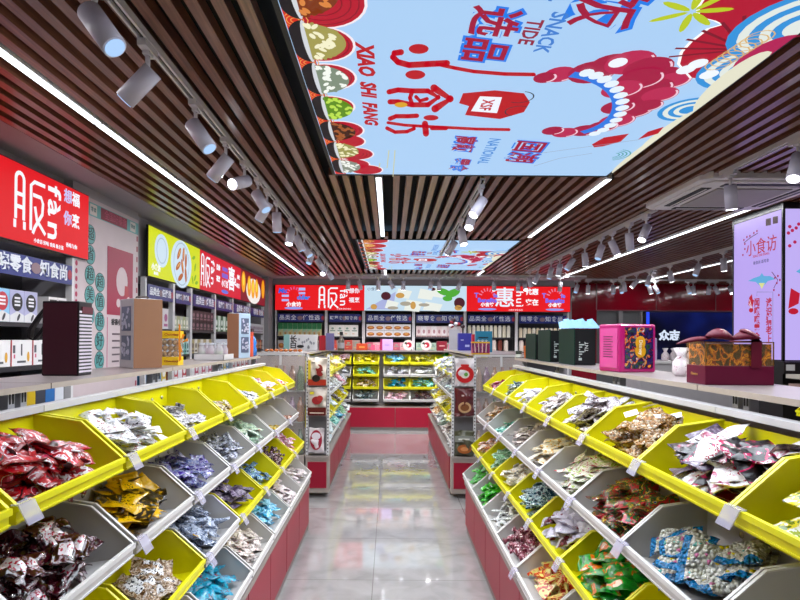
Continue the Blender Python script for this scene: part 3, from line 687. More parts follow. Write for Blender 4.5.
put('L', 0, 7, 'y', K('redwhite', L=.17, W=.035, T=.01), 22, 'snack_stick', 'red and white stick packets', heap=.15, tilt=.2)
put('L', 1, 1, 'w', K('maroon', L=.12, W=.07, T=.03)+K('maroonlab', L=.12, W=.07, T=.03), 56, 'jelly_packet', 'dark maroon jelly packets with white labels', tilt=.5, heap=.42)
put('L', 1, 2, 'w', K('yellow', L=.15, W=.095, T=.014)+K('darkback', L=.14, W=.09, T=.014), 40, 'snack_packet', 'yellow snack packets with dark backs', tilt=.5, heap=.42)
put('L', 1, 3, 'w', K('purple', L=.12, W=.06, T=.018), 44, 'snack_packet', 'purple and silver packets', tilt=.6, heap=.42)
put('L', 1, 4, 'w', K('greysil', L=.09, W=.05, T=.018), 44, 'snack_packet', 'charcoal and silver packets', tilt=.6)
put('L', 1, 5, 'w', K('green_white', L=.11, W=.06, T=.016), 40, 'snack_packet', 'mint green and white packets', tilt=.5, heap=.42)
put('L', 1, 6, 'w', K('mustard', L=.06, W=.04, T=.014), 14, 'snack_packet', 'a few mustard yellow packets', dmax=.12, low=.02, heap=.02)
put('L', 1, 7, 'w', K('orange', L=.07, W=.04, T=.014), 16, 'snack_packet', 'a few pale orange packets', dmax=.13, low=.02, heap=.02)
put('L', 2, 1, 'y')
put('L', 2, 2, 'y', K('brown', L=.15, W=.085, T=.035), 16, 'dried_fruit_bag', 'clear brown snack bags with white labels', dmax=.2, low=.01, heap=.34, tilt=.35)
put('L', 2, 3, 'w', K('silverblue', L=.13, W=.075, T=.022), 36, 'snack_packet', 'silver blue packets with mustard corners', tilt=.5, heap=.42)
put('L', 2, 4, 'y', K('purplegrey', L=.14, W=.055, T=.018), 34, 'snack_packet', 'purple grey packets', tilt=.4, heap=.38)
put('L', 2, 5, 'y', K('blue', L=.1, W=.045, T=.014), 44, 'snack_packet', 'blue and green packets', tilt=.5, low=.005)
put('L', 2, 6, 'y', K('plum', twist, L=.085, W=.034, T=.03), 52, 'wrapped_candy', 'dark plum twist candies', heap=.38)
put('L', 2, 7, 'y', K('pinkw', L=.15, W=.05, T=.014), 36, 'snack_packet', 'pink and white long packets', heap=.42, tilt=.3)
put('L', 3, 2, 'w')
put('L', 3, 3, 'w', K('teal', L=.14, W=.085, T=.02), 34, 'snack_packet', 'teal blue packets with red print', tilt=.45, heap=.34)
put('L', 3, 4, 'w', K('creamb', L=.11, W=.07, T=.024), 44, 'snack_packet', 'cream and brown packets', tilt=.4, heap=.42)
put('L', 3, 5, 'w', K('ltblue', L=.15, W=.05, T=.016), 40, 'snack_packet', 'light blue long packets', tilt=.4, heap=.42)
put('L', 3, 6, 'w', K('whpink', L=.09, W=.06, T=.02), 44, 'snack_packet', 'white packets with brown print', tilt=.4, heap=.38)
put('L', 3, 7, 'w', K('whpink', L=.08, W=.045, T=.018), 40, 'snack_packet', 'white and pink packets', tilt=.4, heap=.38)
# RIGHT gondola (k: 7 far .. 0 near)
put('R', 0, 7, 'y', K('magenta', L=.1, W=.05, T=.016), 24, 'snack_packet', 'dark pink packets', dmax=.17, heap=.1)
put('R', 0, 6, 'y', K('darkteal', L=.12, W=.045, T=.016), 34, 'snack_packet', 'dark teal and white packets', heap=.38)
put('R', 0, 5, 'y', K('lilac', L=.09, W=.05, T=.016), 30, 'snack_packet', 'lilac white packets', dmax=.2, heap=.34)
put('R', 0, 4, 'y', K('beige', L=.1, W=.045, T=.014)+K('greyclear', L=.1, W=.05, T=.014), 50, 'snack_packet', 'grey and beige packets', tilt=.5, heap=.38)
put('R', 0, 3, 'y', K('greyclear', L=.16, W=.065, T=.02), 42, 'snack_packet', 'crackly clear grey packets', tilt=.6, heap=.45)
put('R', 0, 2, 'y', K('nuts', L=.13, W=.09, T=.045), 22, 'nut_bag', 'little bags of peanuts', tilt=.35, heap=.42)
fill((.785, RY0+RP*2.5, 1.222), 0, .42, K('tagw', card, L=.055, W=.04, T=.002), 9, 'paper_tag', 'white printed paper tag on the little bags of peanuts', 'tags on the peanut bags', dmin=.08, dmax=.24, heap=.62, tilt=.3, low=-.045)
put('R', 0, 1, 'y', K('blackpink', L=.17, W=.1, T=.02)+K('whitepink2', L=.15, W=.1, T=.02)[:2]+K('greyface', L=.15, W=.1, T=.02)[:2], 40, 'snack_packet', 'black, pink and white snack packets', tilt=.5, heap=.52)
put('R', 0, 0, 'y', K('yelgreen', L=.14, W=.09, T=.02), 26, 'snack_packet', 'yellow green and white packets', heap=.34)
put('R', 1, 7, 'w', K('amber', L=.08, W=.05, T=.018), 40, 'snack_packet', 'amber and white packets')
put('R', 1, 6, 'w', K('tealmint', L=.1, W=.04, T=.014), 34, 'snack_packet', 'mint teal packets', low=.01)
put('R', 1, 5, 'w', K('beige', L=.1, W=.055, T=.014), 44, 'snack_packet', 'beige packets', tilt=.5)
put('R', 1, 4, 'w', K('whyellow', L=.17, W=.055, T=.016), 34, 'snack_packet', 'white packets with yellow ends', tilt=.35)
put('R', 1, 3, 'w', K('cherry', L=.17, W=.09, T=.016), 30, 'snack_packet', 'white packets printed with cherries', tilt=.35, heap=.46)
put('R', 1, 2, 'w', K('xmas', L=.13, W=.075, T=.022), 44, 'snack_packet', 'red, green and yellow packets', tilt=.45, heap=.42)
put('R', 1, 1, 'w', K('marsh', L=.18, W=.12, T=.04), 16, 'marshmallow_bag', 'bags of white marshmallows with blue ends', tilt=.3, heap=.38)
put('R', 1, 0, 'w')
put('R', 2, 7, 'y', K('orangew', L=.07, W=.05, T=.018), 44, 'snack_packet', 'orange and white packets')
put('R', 2, 6, 'y', K('ltgreen', L=.14, W=.045, T=.016), 40, 'snack_packet', 'light green long packets', heap=.42)
put('R', 2, 5, 'y', K('cards', card, L=.075, W=.045, T=.006), 60, 'snack_sachet', 'cream printed sachets', tilt=.6)
put('R', 2, 4, 'y', K('tealsachet', card, L=.12, W=.075, T=.01), 42, 'snack_sachet', 'dark teal and white sachets', tilt=.5, heap=.38)
put('R', 2, 3, 'y', K('lilacw', L=.14, W=.09, T=.03)+K('berry', L=.14, W=.09, T=.03)[:1], 28, 'dried_fruit_bag', 'lilac white bags with berry pictures', tilt=.4, heap=.42)
put('R', 2, 2, 'y', K('wasabi', L=.15, W=.11, T=.03), 32, 'snack_packet', 'green packets with orange pictures', tilt=.4, heap=.46)
put('R', 2, 1, 'y'); put('R', 2, 0, 'y'); 
put('R', 3, 7, 'w', K('green', L=.11, W=.07, T=.022), 38, 'snack_packet', 'bright green packets at the far end', heap=.52)
put('R', 3, 6, 'w', K('green', L=.12, W=.075, T=.022), 38, 'snack_packet', 'bright green packets with red dots', heap=.46)
put('R', 3, 5, 'w', K('whsilver', L=.11, W=.04, T=.014), 46, 'snack_packet', 'white and silver packets', tilt=.6)
put('R', 3, 4, 'w', K('rose', twist, L=.11, W=.05, T=.042), 46, 'wrapped_candy', 'rose brown twist candies', heap=.38)
put('R', 3, 3, 'w', K('yelltri', tri, L=.1, W=.09, T=.014), 42, 'snack_packet', 'cream and red triangular packets', tilt=.6, heap=.42)
for k in (0, 1, 2): put('R', 3, k, 'w')
# ---- acrylic price tag holders on the bin lips
ACR = mat('d4d0e8', .15, alpha=.38, spec=.5)
tagm = MB().prism([(-.012, -.028, .004), (-.009, -.028, .004), (-.031, -.028, -.038), (-.034, -.028, -.038)], (0, .056, 0)).box(-.012, .006, -.028, .028, .003, .006).mesh('price_tag_holder', ACR)
for side, rows, Y0, P_ in (('L', ROWS_L, LY0, LP), ('R', ROWS_R, RY0, RP)):
    for r in range(4):
        X, Z = rows[r]
        for k in range(1 if r < 2 else 2, 8):
            if (r == 3 and side == 'L') or (r == 3 and k != 4): continue
            sd = 'left' if side == 'L' else 'right'
            o = obj('price_tag_holder', tagm, None, loc=(-X if side == 'L' else X, Y0+P_*k+(.03 if side == 'L' else -.02), Z), rot=(0, 0, PI if side == 'L' else 0))
            tag(o, f'clear lilac price tag holder, {rowname[r]} of near {sd} gondola, {ORD[k-1]} from viewer', 'price tag')
# ================================================================ GONDOLAS (shelving units)
m, nt, b = newmat('grey_pegboard')
tc = nt.nodes.new('ShaderNodeTexCoord'); sx = nt.nodes.new('ShaderNodeSeparateXYZ'); nt.links.new(tc.outputs['Object'], sx.inputs[0])
fy = math_(nt, 'SUBTRACT', math_(nt, 'FRACT', math_(nt, 'DIVIDE', sx.outputs['Y'], .04)), .5); fz = math_(nt, 'SUBTRACT', math_(nt, 'FRACT', math_(nt, 'DIVIDE', sx.outputs['Z'], .04)), .5)
rr_ = math_(nt, 'SQRT', math_(nt, 'ADD', math_(nt, 'MULTIPLY', fy, fy), math_(nt, 'MULTIPLY', fz, fz)))
nt.links.new(mixc(nt, math_(nt, 'LESS_THAN', rr_, .12), '9a969a', '1c1a1c'), b.inputs['Base Color']); b.inputs['Roughness'].default_value = .5
PEG = m
TOPZ = EYE-.148
def unit(side, y0, y1, label, lips, top_x, far=False, doors=2, plx=.66):
    s = -1 if side == 'L' else 1; L = y1-y0
    t = thing('shelving_unit', label, 'shelving unit', (s*1.0, (y0+y1)/2, 0))
    def X(x): return s*(x-1.0)
    def bx(mb, xa, xb, ya, yb, za, zb):
        a, b_ = sorted((X(xa), X(xb))); mb.box(a, b_, ya, yb, za, zb); return mb
    h = L/2-.002
    bt = lips[0][0]+D_+.004; bb = lips[3][0]+D_+.004
    pz = [(X(bt+.035), TOPZ-.075), (X(bt+.047), TOPZ-.075), (X(bb+.062), .4), (X(bb+.05), .4)]
    obj('peg_panel', MB().prism([(x, -h, z) for x, z in pz], (0, 2*h, 0)), PEG, t)
    obj('top_rail', bx(MB(), bt-.03, bt+.012, -h, h, TOPZ-.077, TOPZ-.058), mat('cfcccd', .4), t)
    obj('back_panel', bx(MB(), top_x+.23, top_x+.245, -h, h, .1, 1.25), GREY, t)
    for yy in (-h+.012, h-.042):
        u_ = obj('upright', bx(MB(), bt+.05, bt+.08, yy, yy+.03, 0.1, TOPZ-.022), STEEL, t)
        sl_ = MB(); z = .2
        while z < TOPZ-.03: bx(sl_, bt+.0485, bt+.0505, yy+.005, yy+.011, z, z+.03); bx(sl_, bt+.0485, bt+.0505, yy+.019, yy+.025, z, z+.03); z += .05
        obj('slot', sl_, BLACK, u_)
    obj('plinth_box', bx(MB(), plx+.012, top_x+.2, -h, h, .06, .395), BEIGE, t)
    obj('plinth_top_trim', bx(MB(), plx-.01, lips[3][0]+D_, -h, h, .395, .425), mat('9c928c', .4), t)
    obj('kick_strip', bx(MB(), plx+.01, top_x+.2, -h, h, 0, .06), mat('8c8480', .5), t)
    for i in range(doors):
        a = -h+2*h*i/doors+.004; b_ = -h+2*h*(i+1)/doors-.004
        obj('door', bx(MB(), plx, plx+.012, a, b_, .062, .392), REDP, t)
    return t
NAT = 0
for i in range(4):
    y0 = LY0+2*LP*i; unit('L', y0, y0+2*LP, f'grey peg shelving unit with red plinth doors, {ORD[i]} from the viewer on the left', ROWS_L, 1.09, doors=2 if i < 3 else 2, plx=.668)
    y0 = RY0+2*RP*i; unit('R', y0, y0+2*RP, f'grey peg shelving unit with red plinth doors, {ORD[i]} from the viewer on the right', ROWS_R, 1.05, plx=.64)
def slab(x0, x1, y0, y1, z, label):
    t = thing('countertop', label, 'countertop', ((x0+x1)/2, (y0+y1)/2, z)); a, b_ = abs(x1-x0)/2, (y1-y0)/2-.003
    obj('board', MB().box(-a, a, -b_, b_, -.018, 0), LAM, t); obj('edge_band', MB().box(a, a+.002, -b_, b_, -.018, 0).box(-a-.002, -a, -b_, b_, -.018, 0), mat('b5a89c', .4), t)
    return t
for i, (a, b_) in enumerate([(.5, 1.86), (1.86, 2.9), (2.9, 3.93), (3.93, 4.86)]): slab(-1.39, -1.09, a, b_, TOPZ, f'grey laminate countertop board, {ORD[i]} from the viewer on the near left gondola')
for i, (a, b_) in enumerate([(.6, 1.97), (1.97, 3.02), (3.02, 4.05), (4.05, 4.86)]): slab(1.05, 1.35, a, b_, TOPZ, f'grey laminate countertop board, {ORD[i]} from the viewer on the near right gondola')
# end frames with perforated posts closing the near gondolas
ACR2 = mat('e8ecec', .05, alpha=.07, spec=.3)
for s, sd, xa in ((-1, 'left', .70), (1, 'right', .66)):
    # low end panels
    t = thing('gondola_end_panel', f'beige end panel closing the near {sd} gondola low down', 'panel', (s*1.0, 4.86, 0))
    obj('panel', MB().box(-.33, .33, -.008, .008, 0, .43), BEIGE, t)
# ---- far gondolas
FL = [(.70, 1.215), (.685, .985), (.665, .755), (.645, .53)]
far_cont = {'L': [['yelw', 'yelw', 'yelw', 'whyellow', 'yelw', 'white_red'], ['clearw', 'whiteblack', 'clearw', 'whsilver', 'pinkw', 'clearw'], ['yelw', 'yelgreen', 'whblgr', 'silver', 'yelw', 'clearw'], ['whblgr', 'whblgr', 'tealmint', 'ltblue', 'ltgreen', 'whsilver']],
            'R': [['clearw', 'lilac', 'clearw', 'whsilver', 'clearw', 'white_red'], ['clearw', 'whblgr', 'clearw', 'whsilver', 'beige', 'clearw'], ['yelgreen', 'whyellow', 'yelgreen', 'cards', 'yelw', 'clearw'], ['whsilver', 'beige', 'green_white', 'whsilver', 'amber', 'whsilver']]}
nm = {'yelw': 'yellow', 'whyellow': 'white and yellow', 'white_red': 'white and red', 'clearw': 'clear silvery', 'whiteblack': 'white and black', 'whsilver': 'white silver', 'pinkw': 'pink', 'yelgreen': 'yellow green', 'whblgr': 'white, blue and green', 'silver': 'grey silver', 'tealmint': 'mint', 'ltblue': 'light blue', 'ltgreen': 'light green', 'lilac': 'lilac', 'beige': 'beige', 'cards': 'cream', 'green_white': 'pale green', 'amber': 'amber'}
for side, s, sd in (('L', -1, 'left'), ('R', 1, 'right')):
    for i in range(3):
        y0 = 5.98+1.08*i
        unit(side, y0, y0+1.08, f'peg shelving unit of the far {sd} gondola, {ORD[i]} after the cross aisle', FL, 1.09, plx=.62)
    for r in range(4):
        for k in range(6):
            c = 'yyyyyy'[k] if r in (0, 2) else 'wwwwww'[k]
            X, Z = FL[r]; loc = (s*X, 5.98+.54*(k+.5), Z); rz = PI if s < 0 else 0
            mname = far_cont[side][r][k]
            make_bin(c, .54, loc, rz, f'{colr[c]} bin of {nm[mname]} packets, {ORD[k]} in {rowname[r]}, far {sd} gondola')
            fill(loc, rz, .5, K(mname, L=.2, W=.14, T=.03), 14, 'snack_packet', '', '', heap=.55, tilt=.6, low=-.03, dmin=-.03, far=True)
    x0, x1 = (-1.42, -.62) if s < 0 else (.62, 1.5)
    slab(x0 if s < 0 else .86, x1 if s > 0 else -.86, 5.98, 9.2, TOPZ, f'long countertop board of the far {sd} gondola')
    # end display facing the cross aisle
    t = thing('end_display_rack', f'end display rack with perforated posts on red plinth at the far {sd} gondola', 'display rack', (s*.74, 5.85, 0))
    ps = MB()
    xs = (-.62, -.83) if s < 0 else (.64, .86)
    for xx in xs:
        p_ = obj('perforated_post', MB().box(xx-s*.74-.012, xx-s*.74+.012, -.015, .015, .38, 1.44), mat('e4e4e6', .4), t)
        sl_ = MB(); z = .42
        while z < 1.41: sl_.box(xx-s*.74-.006, xx-s*.74+.006, -.0165, -.0145, z, z+.012); z += .035
        obj('slot', sl_, DGREY, p_)
    xa, xb = sorted((xs[0]-s*.74, xs[1]-s*.74))
    for z in (.45, .83, 1.13): obj('shelf', MB().box(xa, xb, -.01, .1, z-.012, z), mat('9c989a', .5), t)
    obj('back_board', MB().box(xa, xb, .1, .11, .4, 1.42), GREY, t)
    obj('plinth_box', MB().box(xa-.012, xb+.012, -.02, .12, .05, .40), BEIGE, t)
    obj('door', MB().box(xa+.01, xb-.01, -.03, -.02, .1, .36), REDP, t)
    obj('plinth_top', MB().box(xa-.014, xb+.014, -.04, .12, .40, .425), mat('a89e98', .4), t)
    # clear side screen of the gondola next to it
    t = thing('clear_end_screen', f'clear acrylic screen with steel frame beside the far {sd} end display', 'screen', (s*1.12, 5.86, 0))
    obj('pane', MB().box(-.25, .25, -.003, .003, .42, 1.43), ACR2, t)
    fr = MB().box(-.26, .26, -.01, .01, 1.43, 1.45)
    obj('frame', fr, WHITE, t); obj('post', MB().box(.0, .02, -.01, .01, 1.33, 1.43), WHITE, t)
    obj('plinth_box', MB().box(-.25, .26, -.01, .1, 0, .42), BEIGE, t)
    # bottles and jars standing behind the screen
    for z in (.43, .76, 1.08):
        obj('back_card', MB().box(-.25, .25, .1, .105, .42, 1.42), mat('b8a8a4', .5), t) if z < .5 else None
        tt = thing('glass_shelf', f'shelf behind the clear {sd} screen at {"low" if z < .5 else "middle" if z < .9 else "upper"} height', 'shelf', (s*1.12, 5.93, z-.01))
        obj('board', MB().box(-.25, .25, -.05, .04, -.008, 0), mat('a8a8a4', .3), tt)
        for q in range(6):
            cc = ['a8785c', 'b89088', '98705c', '6c7c60', 'c0a090', '987890'][(q+int(z*10)) % 6]
            o = obj('drink_bottle', MB().lathe([(.028, 0), (.036, .01), (.036, .17), (.016, .22), (.016, .25)], seg=12), mat(cc, .2, coat=.5), None, (s*1.12-.21+.083*q, 5.935, z-.009))
            tag(o, f'pale bottle standing behind the clear {sd} screen, {ORD[q]} from the left on the {"low" if z < .5 else "middle" if z < .9 else "upper"} shelf', 'bottle', None)
# hanging bags on the end displays
def bag(name, x, z, w, h, m, label, deco=None, y=5.8):
    t = thing(name, label, 'snack bag', (x, y, z))
    b_ = pillow(h, w, .05, int(x*100+z*50) % 97, 12, 8, .03, .05)
    b_.v = [(v[1], v[2], v[0]+h/2) for v in b_.v]
    obj('pouch', b_, m, t, smooth=True)
    if deco: deco(t)
    return t
FP = lambda c: emis
def disc_on(t, x, z, rx, rz_, col, y=-.03, name='printed_patch', th=.003):
    mb = MB(); mb.prism([(x+a, y, z+b_) for a, b_ in ell(0, 0, rx, rz_, 20)], (0, th, 0)); obj(name, mb, mat(col, .3), t)
def rect_on(t, x0, x1, z0, z1, col, y=-.03, name='printed_panel', th=.003): obj(name, MB().box(x0, x1, y, y+th, z0, z1), mat(col, .3), t)
def d1(t): rect_on(t, -.09, .09, .0, .06, 'b03018'); rect_on(t, -.09, -.065, .06, .25, 'd8c020'); disc_on(t, .02, .17, .035, .04, '8c1c20', -.031); disc_on(t, .03, .13, .035, .04, '8c1c20', -.032); disc_on(t, -.01, .07, .04, .035, '181014', -.033); rect_on(t, -.055, -.02, .22, .23, '201c20', -.033)
def d2(t): rect_on(t, -.09, .09, .0, .08, '5c1018'); disc_on(t, .0, .15, .05, .04, '9c2028', -.031); disc_on(t, .03, .17, .03, .03, 'b83030', -.032); rect_on(t, -.07, -.03, .21, .235, 'e0d020'); rect_on(t, -.07, .07, .02, .03, 'e8d8c8', -.032)
def d3(t): disc_on(t, 0, .13, .06, .1, 'a81838'); disc_on(t, 0, .17, .045, .035, 'f0e8f0', -.032); disc_on(t, 0, .1, .03, .04, '701028', -.032)
def d4(t): disc_on(t, 0, .12, .09, .085, 'c81020', -.033); disc_on(t, 0, .12, .045, .04, 'e8e0d8', -.036); disc_on(t, 0.01, .12, .02, .02, '60a040', -.038); rect_on(t, -.04, .04, .2, .22, 'c81020')
def d5(t): disc_on(t, .0, .09, .065, .055, 'c8a078', -.033); disc_on(t, 0, .09, .045, .035, '7c4828', -.035); rect_on(t, -.03, .05, .2, .215, 'e0d0d0')
def d6(t): rect_on(t, -.095, .095, .14, .2, '8c9088'); disc_on(t, 0, .07, .07, .045, 'a85c28', -.033); rect_on(t, -.06, .05, .16, .175, 'e8e8e0', -.033); disc_on(t, 0, .07, .04, .02, 'd89058', -.035)
CRM = mat('dcc8b8', .3); 
bag('snack_bag', -.725, 1.135, .2, .275, mat('e0d4c4', .3, coat=.4), 'cream snack bag with red dumplings printed, topmost on the far left end display', d1)
bag('snack_bag', -.725, .835, .2, .28, mat('d8ccc0', .3, coat=.4), 'cream and dark red snack bag, middle on the far left end display', d2)
bag('snack_bag', -.73, .46, .16, .25, mat('ece4e8', .3, coat=.4), 'white bag with tall dark pink oval, lowest on the far left end display', d3)
bag('snack_bag', .75, 1.135, .2, .28, mat('e4dce0', .3, coat=.4), 'white bag with big red round flower, topmost on the far right end display', d4)
bag('snack_bag', .75, .835, .2, .28, mat('5c1018', .3, coat=.4), 'dark maroon bag with a bowl of nuts printed, middle on the far right end display', d5)
bag('snack_box', .75, .44, .2, .25, mat('4c4c34', .3, coat=.4), 'grey and olive package with fried snack picture, lowest on the far right end display', d6)
bag('snack_bag', .83, 1.2, .09, .22, W_['yelgreen'], 'yellow green bag tucked behind the red round flower bag', None, 5.86)
# ================================================================ COUNTER GOODS
def gift_box(name, label, cat, A, w, d, h, rz, parts):
    t = thing(name, label, cat, A, rz); parts(t, w, d, h); return t
# maroon wine box, striped side, black ribbon handle (origin at its front right corner)
t = thing('gift_box', 'tall dark maroon gift box with black edges, striped side and ribbon handle on left counter', 'gift box', (-1.185, 2.2, TOPZ))
w, d, h = .14, .1, .285
obj('front_panel', MB().box(-w+.006, -.006, -.004, 0, .006, h-.008), mat('3d0a1c', .4), t)
obj('box_body', MB().box(-w, 0, 0, d, 0, h), mat('0c080c', .35), t, bevel=.004)
st = MB(); z = .012
while z < h-.03: st.box(0, .0015, .004, d-.004, z, z+.0075); z += .0135
obj('striped_side', st, mat('dcd4e0', .4), t)
obj('maroon_tab', MB().box(0, .003, .02, d, h-.045, h-.02), mat('5c1028', .4), t)
rb = MB(); pts = [(-w+.01, .02, h-.01), (-w-.03, .02, h-.06), (-w-.062, .02, h-.11), (-w-.065, .02, h-.14), (-w-.045, .02, h-.15), (-w-.02, .02, h-.12), (-w, .02, h-.09)]
for a, b_ in zip(pts, pts[1:]): rb.prism([(a[0]-.006, a[1], a[2]), (a[0]+.008, a[1], a[2]), (b_[0]+.008, b_[1], b_[2]), (b_[0]-.006, b_[1], b_[2])], (0, .022, 0))
obj('ribbon_handle', rb, mat('10080c', .5), t)
def kraft(x, y, z, w, d, h, rz, label, side, right=False):
    t = thing('kraft_gift_box', label, 'gift box', (x, y, z), rz)
    obj('kraft_face', MB().box(.002, w-.002, -.003, 0, 0.002, h-.002), mat('a07050', .6), t)
    obj('box_body', MB().box(0, w, 0, d, 0, h), mat(side, .4), t, bevel=.003)
    for k in (0, 1):
        f_ = obj('picture_window', MB().box(w if right else -.003, w+.003 if right else 0, d*.18, d*.82, h*(.12+.42*k), h*(.47+.42*k)), mat('5c6480', .3), t)
        pm = MB(); rr = random.Random(k+int(z*10))
        for q in range(14): c = (rr.uniform(d*.24, d*.76), rr.uniform(h*(.16+.42*k), h*(.43+.42*k))); pm.prism([(w+.003 if right else -.0045, c[0]+a, c[1]+b_) for a, b_ in ell(0, 0, d*.07, h*.025, 8, rot=rr.uniform(0, 3))], (.0015, 0, 0))
        obj('picture_flowers', pm, mat('c8c8dc', .4), f_)
    hd = MB().path([(w*.3, d*.5, h), (w*.35, d*.5, h+.012), (w*.7, d*.5, h+.014), (w*.8, d*.5, h)], .005, 6)
    obj('cord_handle', hd, mat('3c2c24', .7), t)
kraft(-1.215, 2.735, TOPZ, .14, .17, .335, PI/4, 'tall box with brown kraft face and white picture side on left counter', 'c8c4c8')
t = thing('chocolate_box', 'clear box of gold chocolate balls with yellow bands and ribbon on left counter', 'chocolate box', (-1.205, 3.15, TOPZ))
w, d, h = .066, .04, .185
obj('bottom_band', MB().box(-w, w, -d, d, 0, .045), mat('f2c80c', .4), t); obj('top_band', MB().box(-w, w, -d, d, h-.04, h), mat('f2c80c', .4), t)
obj('clear_window', MB().box(-w+.001, w-.001, -d+.001, d-.001, .045, h-.04), mat('e8e0d0', .08, alpha=.2), t)
rr = random.Random(4); GOLD = mat('a87c40', .3, .55)
for iz in range(3):
    for ix in range(4):
        obj('gold_ball', MB().ball((0, 0, 0), .0165, seg=10, rings=6), GOLD, t, loc=(-w+.02+.0295*ix+(.004 if iz % 2 else 0), -.018+rr.uniform(-.003, .003), .061+.031*iz), smooth=True)
mb = MB(); [mb.ball((0, 0, 0), .0001)]
rbn = MB()
for a in (.4, 1.3, 2.2, 3.4, 4.6): rbn.prism([(w+.004+.004*math.cos(a), -.02, .12+.004*math.sin(a)), (w+.012+.035*math.cos(a+.2), -.02, .12+.05*math.sin(a+.2)), (w+.012+.035*math.cos(a-.2), -.02, .12+.05*math.sin(a-.2))], (0, .004, 0))
rbn.prism([(w-.004, -.03, .12), (w+.006, -.03, .12), (w+.014, -.03, .03), (w+.002, -.03, .02)], (0, .003, 0)); rbn.prism([(w-.004, -.03, .12), (w+.006, -.03, .12), (w+.006, -.03, h+.03), (w-.002, -.03, h+.04)], (0, .003, 0))
obj('orange_ribbon', rbn, mat('f09000', .4), t)
txt('lettering', 'Chocolate', .018, (-1.175, 3.15-d-.001, TOPZ+.022), (1, 0, 0), (0, 0, 1), mat('a02010', .4), t); txt('lettering', 'Chocolate', .018, (-1.175, 3.15-d-.001, TOPZ+h-.02), (1, 0, 0), (0, 0, 1), mat('a02010', .4), t)
# tray of little jars
t = thing('jar_tray', 'shallow white tray on left counter between chocolate box and second kraft box', 'tray', (-1.2, 3.95, TOPZ))
obj('tray', MB().box(-.1, .1, -.12, .12, 0, .004).box(-.1, -.096, -.12, .12, 0, .04).box(.096, .1, -.12, .12, 0, .04).box(-.1, .1, -.12, -.116, 0, .04), WHITE, t)
for i in range(3):
    for j in range(2):
        o = thing('glass_jar', f'small clear glass jar with pink filling, {"front" if j == 0 else "rear"} rank of white tray, {ORD[i]} from left', 'jar', (-1.26+.06*i, 3.87+.11*j, TOPZ+.004))
        obj('jar', MB().lathe([(.024, 0), (.026, .01), (.026, .07), (.018, .085), (.018, .1)], seg=14), mat('d8d4dc', .08, alpha=.45), o, smooth=True)
        obj('filling', MB().lathe([(.021, .004), (.022, .05), (.015, .06)], seg=12), mat('b0687c' if (i+j) % 2 else '9cb07c', .4), o, smooth=True); obj('lid', MB().lathe([(.02, .1), (.02, .112)], seg=12), mat('c8ccd4', .3), o)
kraft(-1.227, 4.36, TOPZ, .12, .12, .335, math.radians(-30), 'second kraft-faced tall box with pale blue side further along left counter', 'b4cce4', True)
t = thing('orange_box', 'orange box with white mark behind the second kraft box on left counter', 'box', (-1.13, 4.62, TOPZ))
obj('box_body', MB().box(-.05, .03, -.03, .04, 0, .2), mat('d8481c', .4), t, bevel=.003); disc_on(t, 0, .1, .015, .03, 'f0e8e0', -.032)
obj('dark_lid', MB().box(-.052, .032, -.032, .042, .2, .225), mat('301418', .4), t)
t = thing('blue_pouch', 'bright blue rounded plastic pouch at the end of the left counter', 'pouch', (-1.15, 4.79, TOPZ))
obj('pouch', MB().lathe([(.03, 0), (.048, .012), (.046, .06), (.038, .085), (.046, .11), (.035, .15), (.02, .17)], seg=18, sy=.7), mat('3c84dc', .2, coat=.6), t, smooth=True)
# far left counter goods
def simple_box(name, label, x, y, z, w, d, h, col, deco=None, rz=0, cat='box'):
    t = thing(name, label, cat, (x, y, z), rz)
    obj('box_body', MB().box(-w/2, w/2, 0, d, 0, h), mat(col, .35), t, bevel=.003)
    if deco: deco(t, w, h)
    return t
def dw(t, w, h):
    obj('teal_spine', MB().box(-w/2-.001, -w/2+.07, -.003, 0, 0, h), mat('8cc0bc', .4), t)
    a = t.location
    txt('lettering', '长\n白', .09, (a.x-w/2+.12, a.y-.005, a.z+h/2), (1, 0, 0), (0, 0, 1), mat('101010', .5), t, line=.9, bold=.002)
    rr = random.Random(3); mb = MB()
    for q in range(12): mb.prism([(x_, -.004, z_) for x_, z_ in ell(rr.uniform(-.02, w/2-.04), rr.uniform(.03, h-.04), .012, .018, 8)], (0, .003, 0))
    obj('grey_drawing', mb, mat('9a9ca4', .5), t); obj('black_drawing', MB().prism([(x_, -.005, z_) for x_, z_ in ell(0, .05, .045, .02, 12)], (0, .003, 0)), mat('181818', .5), t)
simple_box('white_gift_box', 'wide white box with teal spine and black characters on far left counter', -1.13, 7.3, TOPZ, .42, .12, .2, 'e6e6e8', dw)
simple_box('red_box', 'narrow red box right of the wide white box', -.86, 7.35, TOPZ, .08, .1, .19, 'b0182c')
simple_box('violet_box', 'tall violet printed box beside the narrow red box', -.76, 7.3, TOPZ, .1, .08, .22, '6c6494')
t = thing('sauce_bottle', 'dark sauce bottle with black cap on far left counter', 'bottle', (-.62, 7.35, TOPZ)); obj('bottle', MB().lathe([(.04, 0), (.042, .02), (.042, .12), (.02, .17), (.018, .2)], seg=14), mat('5c5048', .15, coat=.5), t, smooth=True); obj('label_wrap', MB().lathe([(.0435, .03), (.0435, .1)], seg=14), mat('9c98a0', .5), t); obj('cap', MB().lathe([(.022, .2), (.022, .24)], seg=12), BLACK, t)
t = thing('snack_tray', 'low tray of orange snacks on the counter by the far left end display', 'tray', (-1.12, 6.1, TOPZ))
obj('tray', MB().box(-.2, .2, -.05, .05, 0, .01), WHITE, t)
for i in range(8): obj('orange_snack', MB().ball((0, 0, 0), .022, (1.1, .9, .7)), mat('c06828', .5), t, loc=(-.175+.05*i, -.02, .024), smooth=True)
